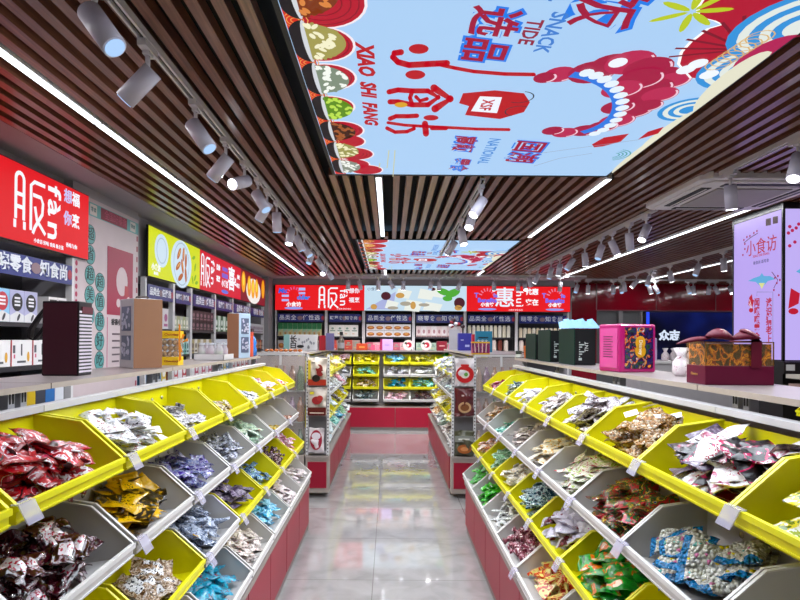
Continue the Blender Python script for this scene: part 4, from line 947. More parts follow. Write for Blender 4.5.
# RIGHT counter goods
t = thing('pink_case', 'bright pink tin case with colourful printed front standing on right counter', 'tin case', (1.075, 2.7, TOPZ), math.radians(16))
w, d, h = .2, .16, .228
PK = mat('b01468', .3, coat=.2)
obj('case_body', MB().box(0, w, 0, d, 0, h), PK, t, bevel=.008)
obj('side_panel', MB().box(-.002, 0, .018, d-.015, .02, h-.02), mat('d44c94', .25, coat=.4), t)
smb = MB()
for q in range(9): smb.box(-.003, -.0018, .05+.01*(q % 2), d-.04, .07+.012*q, .074+.012*q)
obj('side_print', smb, mat('701848', .4), t)
dark = obj('front_picture', MB().box(.026, w-.018, -.003, 0, .018, h-.016), pk('busy', [(0, '181418'), (.34, '2c4c2c'), (.42, '302460'), (.5, '141018'), (.56, 'c03c50'), (.6, 'd8a030'), (.64, '3c6c8c'), (.69, 'e0d8e8')], scale=22, bump=.05), t)
obj('gold_plaque', MB().prism([(x_, -.005, z_) for x_, z_ in ell(.11, .14, .028, .032, 16)], (0, .002, 0)).prism([(x_, -.005, z_) for x_, z_ in ell(.11, .1, .03, .03, 16)], (0, .002, 0)), mat('d89c18', .3), dark)
th = MW[t.name]; oo = th @ Vector((.11, -.0055, .118)); xx_ = th.to_3x3() @ Vector((1, 0, 0))
txt('lettering', 'Disney', .026, oo, (0, 0, -1), xx_, mat('f4e8c8', .4), t, ext=.0005, bold=.0004)
# crimson flower box with bow
t = thing('flower_gift_box', 'crimson gift box with golden flower window and big maroon bow on right counter', 'gift box', (1.075, 1.97, TOPZ), 0)
w, d, h = .235, .125, .148
CR = mat('640c30', .4, spec=.3)
FLW = pk('dried_flowers', [(0, '140c08'), (.42, '3c2010'), (.47, 'a05014'), (.52, 'd0841c'), (.56, '6c1c14'), (.6, '201c0c')], scale=13, bump=1, rough=.5)
obj('box_base', MB().box(0, w, 0, d, 0, .066), CR, t, bevel=.002)
obj('flower_filling', MB().box(.006, w-.006, .006, d-.006, .066, h-.008), FLW, t)
obj('clear_cover', MB().box(0, w, 0, d, .066, h), mat('d8a860', .08, alpha=.15), t)
obj('gold_edges', MB().box(0, w, 0, .003, h-.003, h).box(0, .003, 0, d, h-.003, h).box(w-.003, w, 0, .003, .066, h).box(0, .0025, 0, .0025, .066, h), mat('9c7030', .35, .4), t)
RBN = mat('620826', .5, spec=.3)
rb = MB().box(.155, .19, -.004, -.001, .06, h+.004).box(.155, .19, -.004, d, h, h+.004)
obj('ribbon_band', rb, RBN, t)
def bow(pts_l, y0, wd):
    mb = MB()
    for a, b_ in zip(pts_l, pts_l[1:]): mb.prism([(a[0], y0, a[1]), (b_[0], y0, b_[1]), (b_[0], y0+wd, b_[1]+.006), (a[0], y0+wd, a[1]+.006)], (0, 0, .004))
    return mb
def leaf(c, L, W_h, ang, y=.02):
    mb = MB(); n = 10; vs = []; 
    for i in range(n+1):
        u = i/n; wv = W_h*math.sin(PI*min(1, u*.93+.05))**.8
        cx_ = c[0]+L*u*math.cos(ang); cz_ = c[1]+L*u*math.sin(ang)
        vs += [(cx_, y-wv, cz_), (cx_, y, cz_+wv*.75), (cx_, y+wv, cz_), (cx_, y, cz_-.002)]
    fs = []
    for i in range(n):
        for j in range(4): a = i*4+j; b2 = i*4+(j+1) % 4; fs.append((a, b2, b2+4, a+4))
    fs += [(0, 1, 2, 3), tuple(n*4+k for k in (3, 2, 1, 0))]
    mb.add(vs, fs); return mb
obj('bow_loop', leaf((.11, h+.006), .1, .045, PI-.12), RBN, t, smooth=True)
obj('bow_loop', leaf((.1, h+.006), .1, .042, .06), RBN, t, smooth=True)
obj('bow_tail', leaf((.03, h+.01), .12, .02, PI+.16), RBN, t, smooth=True)
obj('bow_tail', leaf((.13, h+.038), .09, .03, -.55), RBN, t, smooth=True)
txt('lettering', 'Flowers', .014, (1.0745, 2.04, TOPZ+.035), (0, -1, 0), (0, 0, 1), mat('c89858', .4, .3), t)
# three dark green cases
def green_case(x, y, L, h, label, rz=0):
    t = thing('green_case', label, 'gift case', (x, y, TOPZ), rz)
    obj('green_cover', MB().box(0, .006, 0, L, 0, h), mat('04281c', .6, spec=.2), t, bevel=.003)
    obj('black_body', MB().box(.006, .13, .004, L-.004, 0.003, h-.006), mat('080a0c', .5, spec=.3), t)
    a = t.location
    pm = MB()
    for q in range(7): pm.box(.03, .036+.012*(q % 3), .0025, .0042, .05+.014*q, .057+.014*q)
    pm.box(.028, .046, .0025, .0042, .03, .045)
    obj('small_print', pm, mat('a8b0ac', .5), t)
    txt('lettering', 'TNT', .03, (a.x+.075, a.y+.002, a.z+h*.5), (0, 0, 1), (-1, 0, 0), mat('c8ccc8', .5), t, ext=.0006)
    return t
green_case(1.1, 3.45, .32, .222, 'dark green case with black end, nearest of the three beside the pink case')
green_case(1.085, 3.92, .32, .222, 'dark green case, middle one of the three on right counter')
green_case(1.1, 4.37, .32, .2, 'dark green case, farthest of the three on right counter')
t = thing('paper_boat', 'folded pale blue paper shape lying on top of the nearest green case', 'paper', (1.17, 3.6, TOPZ+.222))
mb = MB()
for k in range(7):
    a = k/6; x_ = -.09+.18*a; z_ = .012+.018*abs(math.sin(k*1.9))
    mb.add([(x_-.03, -.02, .0), (x_+.04, -.03, .004), (x_+.03, .05, z_+.02), (x_-.02, .04, z_+.03), (x_, 0, z_+.035)], [(0, 1, 4), (1, 2, 4), (2, 3, 4), (3, 0, 4), (3, 2, 1, 0)])
obj('folded_paper', mb, mat('8cbce8', .5), t)
# far right counter goods
simple_box('navy_box', 'navy blue box with pale marks on far right counter', 1.04, 8.0, TOPZ, .19, .1, .24, '2c2c8c', lambda t, w, h: (rect_on(t, -.06, -.02, .14, .15, 'd0d0e8', -.004), rect_on(t, 0, .06, .05, .08, 'b0b4e0', -.004)))
simple_box('red_box', 'small red box between the navy and the teal boxes', 1.1, 7.4, TOPZ, .09, .1, .22, 'b81c30', lambda t, w, h: disc_on(t, 0, .1, .025, .03, 'e8d0c8', -.004))
def dt(t, w, h):
    a = t.location; txt('lettering', '大米大', .045, (a.x-.02, a.y-.003, a.z+.13), (1, 0, 0), (0, 0, 1), mat('f0f0f0', .5), t); rect_on(t, -.07, .05, .17, .185, '102c34', -.004)
simple_box('teal_box', 'teal box with white characters on far right counter', 1.14, 7.0, TOPZ, .2, .1, .255, '1c7c9c', dt)
t = thing('candy_stick_box', 'box of purple and pink candy sticks with yellow rim at the end of right counter', 'candy box', (.93, 5.95, TOPZ))
obj('box_body', MB().box(-.09, .09, -.04, .04, 0, .125), W_['magenta'], t); obj('yellow_rim', MB().box(-.092, .092, -.042, .042, .115, .13).box(-.092, .092, -.042, .042, 0, .012), mat('e8b818', .4), t)
for q in range(9): obj('candy_stick', MB().tube((-.075+.018*q, -.043, .02), (-.085+.02*q, -.043, .112), .005, seg=6), mat('e8d8d0' if q % 2 else '6c2c6c', .4), t)
t = thing('orange_tub', 'small orange tub beside the white card stand on right counter', 'tub', (1.14, 4.77, TOPZ)); obj('tub', MB().lathe([(.03, 0), (.037, .1), (.034, .102)], seg=16), mat('d86c1c', .4), t, smooth=False); disc_on(t, 0, .05, .018, .022, '301c18', -.037)
simple_box('card_box', 'small white and pink box behind the orange tub', 1.22, 4.78, TOPZ, .05, .03, .13, 'd8c8d4', lambda t, w, h: disc_on(t, 0, .08, .015, .02, 'c04868', -.004))
t = thing('tin_can', 'small dark tin with white label between candy sticks and orange tub', 'tin', (1.07, 4.8, TOPZ)); obj('tin', MB().lathe([(.026, 0), (.026, .06)], seg=16), mat('343c34', .4), t); obj('label_wrap', MB().lathe([(.0265, .006), (.0265, .032)], seg=16), mat('e0e4dc', .5), t)
t = thing('flower_stand', 'tall white stand with dark red and black ornaments on far right counter', 'ornament', (.98, 8.6, TOPZ))
obj('stand', MB().box(-.1, .06, -.04, .04, 0, .3), mat('a8a4a8', .4), t); rr = random.Random(8)
for q in range(9): obj('ornament', MB().ball((0, 0, 0), .035, (1, .8, .8)), mat(['301018', '8c1c28', 'd8d4dc'][q % 3], .4), t, loc=(rr.uniform(-.08, .1), 0, .32+rr.uniform(0, .13)), smooth=True)
# pinkish bags further right behind the bow
for i, (x_, y_) in enumerate([(1.25, 2.5), (1.32, 2.62)]):
    t = thing('lace_bag', f'small white and pink ruffled bag behind the crimson flower box, {"left" if i == 0 else "right"} one', 'gift bag', (x_-.02, y_-.05, TOPZ))
    obj('pouch', MB().lathe([(.02, 0), (.032, .02), (.03, .06), (.012, .085), (.028, .12)], seg=10), W_['whpink'], t, smooth=True)
# ================================================================ LEFT WALL: signs, shelving, poster
SGX = -2.2
def wl(u, v): p = hit(u, v, 0, SGX); return (p.y, p.z)
WXD, WYD = (0, 1, 0), (0, 0, 1)
def wtxt(s_, u, v, size, m, parent, **k):
    y, z = wl(u, v); return txt('lettering', s_, size, (SGX+.004, y, z), WXD, WYD, m, parent, **k)
def sign_left(y0, y1, z0, z1, label):
    t = thing('lightbox_sign', label, 'sign', (SGX, (y0+y1)/2, z0))
    obj('casing', MB().box(SGX-.022, SGX-.002, y0, y1, z0-.006, z1+.006), BLACK, t, world=True); return t
def face(t, y0, y1, z0, z1, col, name='lit_face'): return obj(name, MB().box(SGX-.003, SGX, y0, y1, z0, z1), E(col), t, world=True)
def wflat(name, polys, col, t, lay=1): return flat(name, polys, (SGX+.0008*lay, 0, 0), WXD, WYD, E(col), t, .0007)
SZ0, SZ1 = 2.165, 2.625
t = sign_left(2.0, 4.2, SZ0, SZ1, 'red light box sign with white outlined character and fan lettering, nearest on the left wall')
face(t, 2.0, 4.2, SZ0, SZ1, 'e0101c')
WT = E('f4f6ff')
y, z = wl(28, 212)
GY = 3.56
def fan_mark(parent, cy, cz, s, XDv, YDv, org, gl=WT):
    """the outlined white character drawn with round strokes"""
    def q(a, b_): return (cy+a*s, cz+b_*s)
    st = [[(-.42, .4), (-.42, -.32)], [(-.2, .4), (-.2, -.32)], [(-.42, .12), (-.2, .12)], [(-.42, -.1), (-.2, -.1)], [(-.44, -.34), (-.44, -.48)], [(-.18, -.34), (-.18, -.48)],
          [(0, -.45), (0, .36), (.1, .44), (.42, .44)], [(.06, .2), (.3, .2), (.36, .1), (.34, -.1), (.12, -.38), (.06, -.5)], [(.12, .0), (.18, -.24), (.44, -.46)]]
    polys = []
    for l in st: polys += band([q(*p) for p in l], .07*s)
    polys += arc(*q(-.31, .38), .11*s, 0, PI, .07*s, 8)
    F4 = polys
    return flat('lettering', F4, org, XDv, YDv, gl, parent, .001)
Z0c = (SZ0+SZ1)/2
fan_mark(t, 3.525, Z0c+.01, .34, WXD, WYD, (SGX+.001, 0, 0))
txt('lettering', 'fàn', .2, (SGX+.001, 3.765, Z0c+.01), (0, 0, -1), (0, 1, 0), WT, t, bold=.003, sx=1.3, spacing=1.22)
txt('lettering', '想\n你', .1, (SGX+.001, 3.93, Z0c+.08), WXD, WYD, E('c8c0f0'), t, bold=.002, line=1.5); txt('lettering', '福\n烹', .1, (SGX+.001, 4.03, Z0c+.08), WXD, WYD, WT, t, bold=.002, line=1.5)
txt('lettering', '香味与你', .035, (SGX+.001, 3.98, SZ0+.06), WXD, WYD, WT, t); txt('lettering', '小食访 好味 食尚 新主张', .03, (SGX+.001, 3.72, SZ0+.03), WXD, WYD, WT, t)
t = sign_left(5.25, 10.15, SZ0, SZ1, 'long light box sign of yellow, red and food pictures further along the left wall')
face(t, 5.25, 6.66, SZ0, SZ1, 'cfd808'); face(t, 6.66, 8.5, SZ0, SZ1, 'd0102c'); face(t, 8.5, 10.15, SZ0, SZ1, '7c1020')
wflat('white_plate', [ell(5.55, Z0c+.04, .17, .16, 24), ell(6.08, Z0c-.02, .3, .25, 28)], 'c8dcec', t, 1)
wflat('plate_ring', arc(5.55, Z0c+.04, .12, 0, 2*PI, .01, 20)+arc(6.08, Z0c-.02, .22, 0, 2*PI, .01, 24), '9cb4c8', t, 2)
wflat('spring_rolls', [ell(a, b_, .08, .03, 12, rot=r_) for a, b_, r_ in [(6.0, Z0c+.08, .9), (6.13, Z0c+.09, 1.4), (6.2, Z0c+.03, 1.5), (5.98, Z0c-.05, .6), (6.1, Z0c-.04, 1.9), (6.2, Z0c-.12, 1.7), (6.05, Z0c-.16, .5)]], 'b05c20', t, 3)
wflat('spring_roll_highlights', [ell(a+.01, b_+.01, .05, .01, 8, rot=r_) for a, b_, r_ in [(6.0, Z0c+.08, .9), (6.13, Z0c+.09, 1.4), (5.98, Z0c-.05, .6), (6.1, Z0c-.04, 1.9)]], 'e0a860', t, 4)
wflat('green_leaves', [ell(a, b_, .05, .02, 10, rot=r_) for a, b_, r_ in [(6.45, Z0c+.1, .3), (6.5, Z0c, 1.2), (6.5, Z0c-.12, .8), (6.42, Z0c-.15, 2), (6.55, Z0c-.17, .2)]], '7cb018', t, 2)
txt('lettering', '小食访', .07, (SGX+.001, 5.42, SZ0+.09), WXD, WYD, WT, t, bold=.002); txt('lettering', '新食尚', .035, (SGX+.001, 5.42, SZ0+.035), WXD, WYD, WT, t)
fan_mark(t, 6.88, Z0c, .38, WXD, WYD, (SGX+.001, 0, 0)); txt('lettering', 'fàn', .19, (SGX+.001, 7.14, Z0c+.01), (0, 0, -1), (0, 1, 0), WT, t, bold=.002, sx=1.2, spacing=1.2)
txt('lettering', '想你\n福烹', .08, (SGX+.001, 7.38, Z0c+.03), WXD, WYD, WT, t, bold=.002, line=1.8)
txt('lettering', '喜', .34, (SGX+.001, 8.0, Z0c), WXD, WYD, WT, t, bold=.008); txt('lettering', 'xǐ', .15, (SGX+.001, 8.2, Z0c), (0, 0, -1), (0, 1, 0), WT, t, bold=.004); txt('lettering', '香味\n美食', .07, (SGX+.001, 8.36, Z0c+.02), WXD, WYD, WT, t, line=1.8, bold=.002)
txt('lettering', '小食访', .1, (SGX+.001, 7.68, Z0c-.08), WXD, WYD, WT, t, bold=.003); wflat('blue_oval', [ell(7.68, SZ0+.05, .16, .025)], '5c70d8', t, 1)
wflat('purple_lettering_blocks', [rect(7.54, 7.82, Z0c, Z0c+.06), rect(7.56, 7.8, Z0c+.09, Z0c+.14)], '7c58c8', t, 1)
wflat('printed_dish', [ell(9.3, Z0c-.04, .48, .2, 26)], 'ece8e4', t, 1)
wflat('yellow_cakes', [ell(a, b_, .12, .16, 16) for a, b_ in [(9.0, Z0c+.02), (9.25, Z0c), (9.5, Z0c+.02), (8.65, Z0c+.05), (9.97, Z0c+.05)]], 'f0a010', t, 2)
wflat('yellow_highlights', [ell(a, b_, .06, .09, 12) for a, b_ in [(9.0, Z0c+.05), (9.25, Z0c+.02), (9.5, Z0c+.05), (8.65, Z0c+.08)]], 'f8d840', t, 3)
PGX = -2.224
# poster on the column
t = thing('wall_poster', 'tall cream poster with teal bubbles, red panel and a striped edge on the left column', 'poster', (SGX, 4.57, .9))
POW = mat('d0c0c4', .5)
obj('sheet', MB().box(PGX-.001, PGX+.002, 4.06, 5.085, .9, 2.63), POW, t, world=True)
def pflat(name, polys, col, lay=1): return flat(name, polys, (PGX+.002+.0008*lay, 0, 0), WXD, WYD, mat(col, .45), t, .0007)
pflat('teal_header', [rect(4.07, 5.08, 2.5, 2.6)], '6cb0b0'); pflat('maroon_header', [rect(4.42, 4.86, 2.505, 2.595)], '8c1c3c', 2)
txt('lettering', '全国好零食', .075, (PGX+.0045, 4.66, 2.55), WXD, WYD, mat('c04868', .5), t); pflat('cream_tabs', [rect(4.26, 4.36, 2.51, 2.59), rect(4.92, 5.02, 2.51, 2.59)], 'd8d0c8', 2)
txt('lettering', '零食', .04, (PGX+.0045, 4.31, 2.55), WXD, WYD, mat('207070', .5), t); txt('lettering', '零食', .04, (PGX+.0045, 4.97, 2.55), WXD, WYD, mat('207070', .5), t)
def column_bubbles(yc, z0, s_, r=.068, step=.15):
    out = [ell(yc, z0-step*i, r+.006, r+.006, 18) for i in range(len(s_))]
    pflat('bubble_outline', out, '14403c', 1); pflat('teal_bubble', [ell(yc, z0-step*i, r, r, 18) for i in range(len(s_))], '58a0a0', 2)
    for i, c_ in enumerate(s_): txt('lettering', c_, .105, (PGX+.0045, yc, z0-step*i), WXD, WYD, mat('0c3030', .5), t)
column_bubbles(4.27, 2.36, '超省超美味'); column_bubbles(4.42, 2.02, '超值超好吃')
pflat('maroon_panel', [rect(4.53, 4.98, 1.78, 2.32)], 'a01440', 1)
pflat('panel_shapes', [ell(4.78, 2.06, .1, .12, 18), ell(4.72, 1.88, .035, .035), ell(4.82, 1.85, .04, .03), ell(4.9, 1.9, .03, .045)], 'd8c4c8', 2); pflat('red_cup', [[(4.82, 1.94), (4.9, 1.94), (4.89, 2.03), (4.83, 2.03)]], 'b01c30', 3)
pflat('wavy_edge', [ell(4.085, 1.3+.055*i, .016, .02, 8) for i in range(22)], 'b02c54', 1); pflat('barber_edge', [rect(5.045, 5.07, 1.0+.09*i, 1.045+.09*i) for i in range(17)], 'a02c48', 1)
txt('lettering', '香香小食访', .055, (PGX+.0045, 4.74, 1.72), WXD, WYD, mat('181018', .5), t, bold=.001)
pflat('text_lines', [rect(4.62, 4.62+w_, 1.62-.055*i, 1.634-.055*i) for i, w_ in enumerate((.25, .24, .25, .23, .12, .16))], '5c4c54', 1); pflat('pink_bar', [rect(4.535, 4.545, 1.3, 1.76)], 'c0507c', 1)
pflat('teal_footer', [rect(4.2, 4.4, 1.28, 1.34), rect(4.64, 4.9, 1.26, 1.32)], '70b8c4', 1)
# shelving bays
PR = mat('dcdadd', .4)
def wall_bay(y0, y1, label, zs, strip, strip_label):
    t = thing('wall_shelving', label, 'shelving', (-2.4, (y0+y1)/2, 0)); h = (y1-y0)/2
    obj('back_panel', MB().box(-.19, -.17, -h, h, .1, 2.15), mat('4a474d', .6), t)
    for yy in (-h, h-.03): obj('upright', MB().box(.15, .195, yy+.001, yy+.029, .05, 2.15), PR, t)
    for z in zs: obj('shelf', MB().box(-.17, .19, -h+.03, h-.03, z-.025, z), mat('2c2a30', .4), t)
    obj('base', MB().box(-.19, .19, -h, h, 0, .1), DGREY, t)
    L = y1-y0; sz = min(.1, L/9)
    s_ = thing('slogan_strip', strip_label, 'sign', (-2.199, (y0+y1)/2, 1.96))
    obj('board', MB().box(-.006, 0, -h+.04, h-.04, 0, .13), mat('1c2878', .35), s_)
    obj('red_emblem', MB().prism([(.0, h-.07+a, .065+b_) for a, b_ in ell(0, 0, .025, .035, 12)], (.002, 0, 0)), mat('a81c38', .4), s_)
    L = y1-y0; sz = min(.105, L/9)
    a_, b_ = ('晓零食', '知食尚') if strip else ('品类全', '任性选')
    txt('lettering', a_, sz, (-2.1975, y1-.1-sz*5.2, 2.025), WXD, WYD, mat('e8ecf4', .4), s_, bold=.0025); txt('lettering', b_, sz, (-2.1975, y1-.1-sz*1.45, 2.025), WXD, WYD, mat('e8ecf4', .4), s_, bold=.0025)
    obj('emblem', MB().prism([(0, h-.1-sz*3.3+a, .065+c_) for a, c_ in ell(0, 0, .05 if L > .8 else .03, .035, 12)], (.002, 0, 0)), mat('8c7078', .4), s_)
    return t
ZS = (1.685, 1.42, 1.15, .85, .5)
bays = [(2.1, 3.07), (3.07, 4.03), (5.2, 5.89), (5.89, 6.41), (6.41, 7.29), (7.29, 8.1), (8.1, 9.08), (9.08, 10.1)]
for i, (a, b_) in enumerate(bays):
    wall_bay(a, b_, f'grey wall shelving bay, {ORD[i]} from the viewer along the left wall', ZS, i in (1, 3, 5, 7), f'dark blue slogan strip with white characters over the {ORD[i]} bay of the left wall')
def row_boxes(y0, y1, z, w, h, d, mats, name, what, gap=.004, deco=None, xf=-2.215):
    n = int((y1-y0)/(w+gap)); proto = {}
    for i in range(n):
        y = y0+(w+gap)*(i+.5); mi = i % len(mats)
        lab = f'{what}, {ORD[min(i, 19)]} from viewer'
        if mi in proto: copy(proto[mi], (xf, y, z+.0), None, lab); continue
        t = thing(name, lab, 'package', (xf, y, z))
        obj('carton', MB().box(-d, 0, -w/2, w/2, 0, h), mats[mi], t)
        if deco: deco(t, w, h, i)
        proto[mi] = t
def fx(t, name, polys, col, lay=1): obj(name, _fx(polys, lay), mat(col, .4), t)
def _fx(polys, lay):
    mb = MB()
    for p in polys: mb.prism([(.0008*lay, a, b_) for a, b_ in p], (.0008, 0, 0))
    return mb
def milk(t, w, h, i):
    c = ['c0303c', 'c0303c', '181418', '181418'][i % 4]
    fx(t, 'round_label', [ell(0, h*.62, w*.38, w*.42, 20)], c, 1); fx(t, 'label_print', [rect(-w*.2, w*.2, h*(.5+.11*q), h*(.56+.11*q)) for q in range(3)], 'f0f0f4', 2)
    fx(t, 'white_hill', [[(-w/2, 0), (w/2, 0), (w/2, h*.22), (0, h*.34), (-w/2, h*.2)]], 'e0e0e4', 1); fx(t, 'small_figure', [ell(w*.1, h*.15, .01, .025, 8, rot=-.5)], '383840', 2)
MB4 = [mat('8cc4e8', .35), mat('8cc4e8', .35), mat('b4b4d8', .35), mat('b4b4d8', .35)]
row_boxes(3.1, 3.735, 1.687, .128, .19, .1, MB4, 'drink_carton', 'pastel carton with a round label on the upper left shelf', deco=milk)
row_boxes(3.745, 3.99, 1.687, .1, .175, .1, [mat('e0dcdc', .4)], 'white_carton', 'white carton with dark and red print beside the pastel cartons', deco=lambda t, w, h, i: (fx(t, 'dark_print', [rect(-w*.4, w*.4, h*.78, h*.9), ell(0, h*.45, .012, .03)], '282428'), fx(t, 'red_print', [rect(-w*.3, -w*.1, h*.2, h*.4)], 'b03040')))
def dairy(t, w, h, i): fx(t, 'grey_print', [rect(-.006, .006, h*.4, h*.85), rect(-w*.4, -w*.3, h*.5, h*.8), rect(-w*.2, w*.2, h*.12, h*.2)], '585860'); fx(t, 'pink_print', [rect(-w*.36, -w*.3, h*.3, h*.45)], 'd06080'); fx(t, 'yellow_print', [ell(w*.32, h*.35, .012, .03)], 'e0a830'); fx(t, 'red_spine', [rect(-w/2-.001, -w/2+.01, 0, h)], 'b01820')
row_boxes(3.17, 3.99, 1.425, .2, .155, .12, [mat('ecebec', .4)], 'white_carton', 'white carton with red spine on the middle left shelf', deco=dairy)
row_boxes(3.1, 3.99, 1.152, .1, .14, .12, [mat('c8a818', .4), mat('3c404c', .4), mat('2c6cb0', .4), mat('d8dce4', .4)], 'yellow_carton', 'small carton on the lower left shelf')
row_boxes(3.1, 3.99, .852, .12, .2, .12, [mat('3880c8', .4), mat('e8e8ec', .4)], 'blue_carton', 'blue or white carton on the lowest left shelf')
def sml(col): return lambda t, w, h, i: fx(t, 'print', [ell(0, h*.55, w*.3, h*.2, 10), rect(-w*.35, w*.35, h*.12, h*.25)], col)
specs = [(2, 1.687, .13, .2, ['dcd8dc'], 'b06090', 'white flower card pack'), (2, 1.425, .07, .16, ['b8d4e0', 'e0e0e4'], '4888b0', 'pale blue pack'), (3, 1.687, .08, .14, ['b8bcb0', 'a8b080'], 'e8e8d8', 'glass jar pack'), (3, 1.425, .07, .16, ['70b8a8', 'c8e0e0'], '285858', 'mint pack'),
         (4, 1.687, .13, .11, ['301c20'], '8c6870', 'round dark brown pack'), (4, 1.425, .1, .16, ['b0a070', 'e0dcd8'], '706050', 'tan pack'), (5, 1.687, .11, .2, ['286030', 'c8d8c8'], 'e8f0e8', 'green bag'), (5, 1.425, .08, .16, ['e0e4ec'], '687080', 'white pack'),
         (6, 1.687, .08, .16, ['c0a8b0', 'd8d0d4'], '904060', 'pink pack'), (6, 1.425, .09, .15, ['5c6070'], 'c0c0d0', 'slate pack'), (7, 1.687, .09, .15, ['c8c8d0'], '806080', 'silver pack'), (7, 1.425, .1, .15, ['402028', 'c86030'], 'e0c0a0', 'rust pack')]
for bi, z, w, h, cols, pc, what in specs:
    y0, y1 = bays[bi]
    row_boxes(y0+.035, y1-.035, z, w, h, .08, [mat(c, .4) for c in cols], 'snack_package', f'{what}, {"upper" if z > 1.6 else "middle"} shelf of {ORD[bi]} left bay', deco=sml(pc))
row_boxes(bays[4][0]+.035, bays[4][1]-.035, 1.80, .13, .11, .08, [mat('3c2226', .4)], 'snack_package', 'round dark brown pack stacked on another in the fifth left bay', deco=sml('8c6870'))
for bi in (2, 3, 4, 5, 6, 7):
    y0, y1 = bays[bi]; row_boxes(y0+.035, y1-.035, 1.152, .12, .18, .08, [mat(['c03c48', 'e8e4e8', '3c88c0'][bi % 3], .4), mat(['e8e8ec', 'c84c70', 'e0c040'][bi % 3], .4)], 'snack_package', f'bright pack on the lower shelf of the {ORD[bi]} left bay', deco=sml('f0f0f0'))
# ================================================================ BACK WALL: signs, bays, counter and bins
YB = 10.6
BXD, BYD = (1, 0, 0), (0, 0, 1)
BZ0, BZ1 = 2.125, 2.585
def bx_(u): return (u-390)/F*YB
t = thing('lightbox_sign', 'long light box sign of red lettering panels and a dessert picture on the back wall', 'sign', (.6, YB, BZ0))
obj('casing', MB().box(-2.11, 3.3, YB+.002, YB+.06, BZ0-.01, BZ1+.01), BLACK, t, world=True)
def bface(x0, x1, col): obj('lit_face', MB().box(x0, x1, YB-.002, YB+.001, BZ0, BZ1), E(col), t, world=True)
def bflat(name, polys, col, lay=1): return flat(name, polys, (0, YB-.002-.0008*lay, 0), BXD, BYD, E(col), t, .0007)
xa, xb, xc, xd = -2.11, -.475, 1.40, 3.3
bface(xa, xb, 'e4141c'); bface(xb, xc, 'c4dcec'); bface(xc, xd, 'e4141c')
ZC = (BZ0+BZ1)/2
def bt(s_, x, z, size, col, **k): return txt('lettering', s_, size, (x, YB-.0035, z), BXD, BYD, E(col) if isinstance(col, str) else col, t, **k)
fan_mark(t, -1.13, ZC, .4, BXD, BYD, (0, YB-.003, 0)); txt('lettering', 'fàn', .2, (-.86, YB-.0035, ZC), (0, 0, -1), (1, 0, 0), WT, t, bold=.002, sx=1.15, spacing=1.15)
bt('想你\n福烹', -.66, ZC+.04, .1, 'f4f4ff', bold=.002, line=1.7); bt('小食访 好味 食尚', -.85, BZ0+.025, .035, 'f4f4ff')
bt('Mu', -1.98, ZC+.12, .12, '2060d8', bold=.006, shear=.2); bt('ddler', -1.6, ZC-.0, .11, '2080e8', bold=.005, shear=.2)
bflat('pale_blocks', [rect(-1.99, -1.86, ZC+.01, ZC+.05), rect(-1.99, -1.86, ZC-.07, ZC-.03), rect(-1.68, -1.56, ZC+.13, ZC+.18), rect(-1.68, -1.56, ZC+.06, ZC+.1)], 'b0b4f0'); bt('小食访', -1.77, ZC-.13, .09, 'f8f4f8', bold=.004); bflat('blue_oval', [ell(-1.77, BZ0+.035, .17, .025)], '8c98e8')
bflat('pink_rays', [band([(-1.77+.1*math.cos(a), ZC+.05+.1*math.sin(a)), (-1.77+.15*math.cos(a), ZC+.05+.15*math.sin(a))], .02)[0] for a in [.3+.42*i for i in range(7)]], 'e060a0')
for cx_ in (1.78, 3.02):
    bt('T', cx_-.2, ZC+.06, .12, '7078f0', bold=.004); bt('le', cx_+.15, ZC+.06, .11, '7078f0', bold=.004); bt('Benefits', cx_+.0, ZC-.03, .11, '6c6cf0', bold=.005); bt('小食访', cx_, ZC-.11, .08, 'f8f4f8', bold=.004)
    bflat('blue_oval', [ell(cx_, BZ0+.04, .17, .022)], '8c98e8'); bflat('pink_rays', [band([(cx_+.1*math.cos(a), ZC+.04+.1*math.sin(a)), (cx_+.16*math.cos(a), ZC+.04+.16*math.sin(a))], .02)[0] for a in [.3+.42*i for i in range(7)]], 'e080a0')
bt('惠', 2.1, ZC+.0, .38, 'e8f0ff', bold=.005); txt('lettering', 'huì', .19, (2.37, YB-.0035, ZC), (0, 0, -1), (1, 0, 0), WT, t, bold=.002, sx=1.15, spacing=1.15); bt('优惠\n实在', 2.6, ZC+.03, .12, 'f8f4f8', bold=.004, line=1.6); bt('小食访 好味 食尚', 2.3, BZ0+.025, .035, 'f4f4ff')
bt('小食访', -.32, ZC+.16, .07, '405070')
rr = random.Random(5)
bflat('lilac_triangle', [[(-.45, BZ0+.02), (.05, BZ0+.02), (.1, ZC+.12)]], 'a8b0dc')
bflat('dessert_blocks', [[(a, b_), (a+w_, b_-.03), (a+w_+.06, b_+h_-.05), (a+.05, b_+h_)] for a, b_, w_, h_ in [(-.1, BZ0+.05, .2, .15), (.1, ZC+.02, .24, .16), (.25, BZ0+.01, .28, .2), (.5, ZC-.0, .26, .18), (.6, BZ0+.02, .3, .15), (.75, ZC+.04, .2, .16)]], 'e8ece4', 2)
bflat('shadow_shapes', [ell(.28, ZC-.1, .1, .04), ell(.62, ZC-.12, .1, .03), ell(.05, BZ0+.05, .1, .03)], 'a8a090', 3)
bflat('dark_fruit', [ell(-.08, ZC+.04, .09, .075), ell(1.27, ZC-.08, .1, .1), ell(.78, ZC+.17, .05, .03)], '4c1c28', 3); bflat('tan_pieces', [ell(-.3, BZ0+.07, .06, .05), ell(.18, ZC+.05, .08, .05), ell(.42, BZ0+.1, .05, .07), ell(1.25, BZ0+.06, .07, .05)], 'c89850', 3)
bflat('green_leaves', [ell(.98, ZC+.12, .13, .06, 14, rot=-.3), ell(1.15, ZC+.1, .14, .07, 14, rot=.4), ell(1.05, ZC-.0, .09, .05, 14)], '50a838', 4)
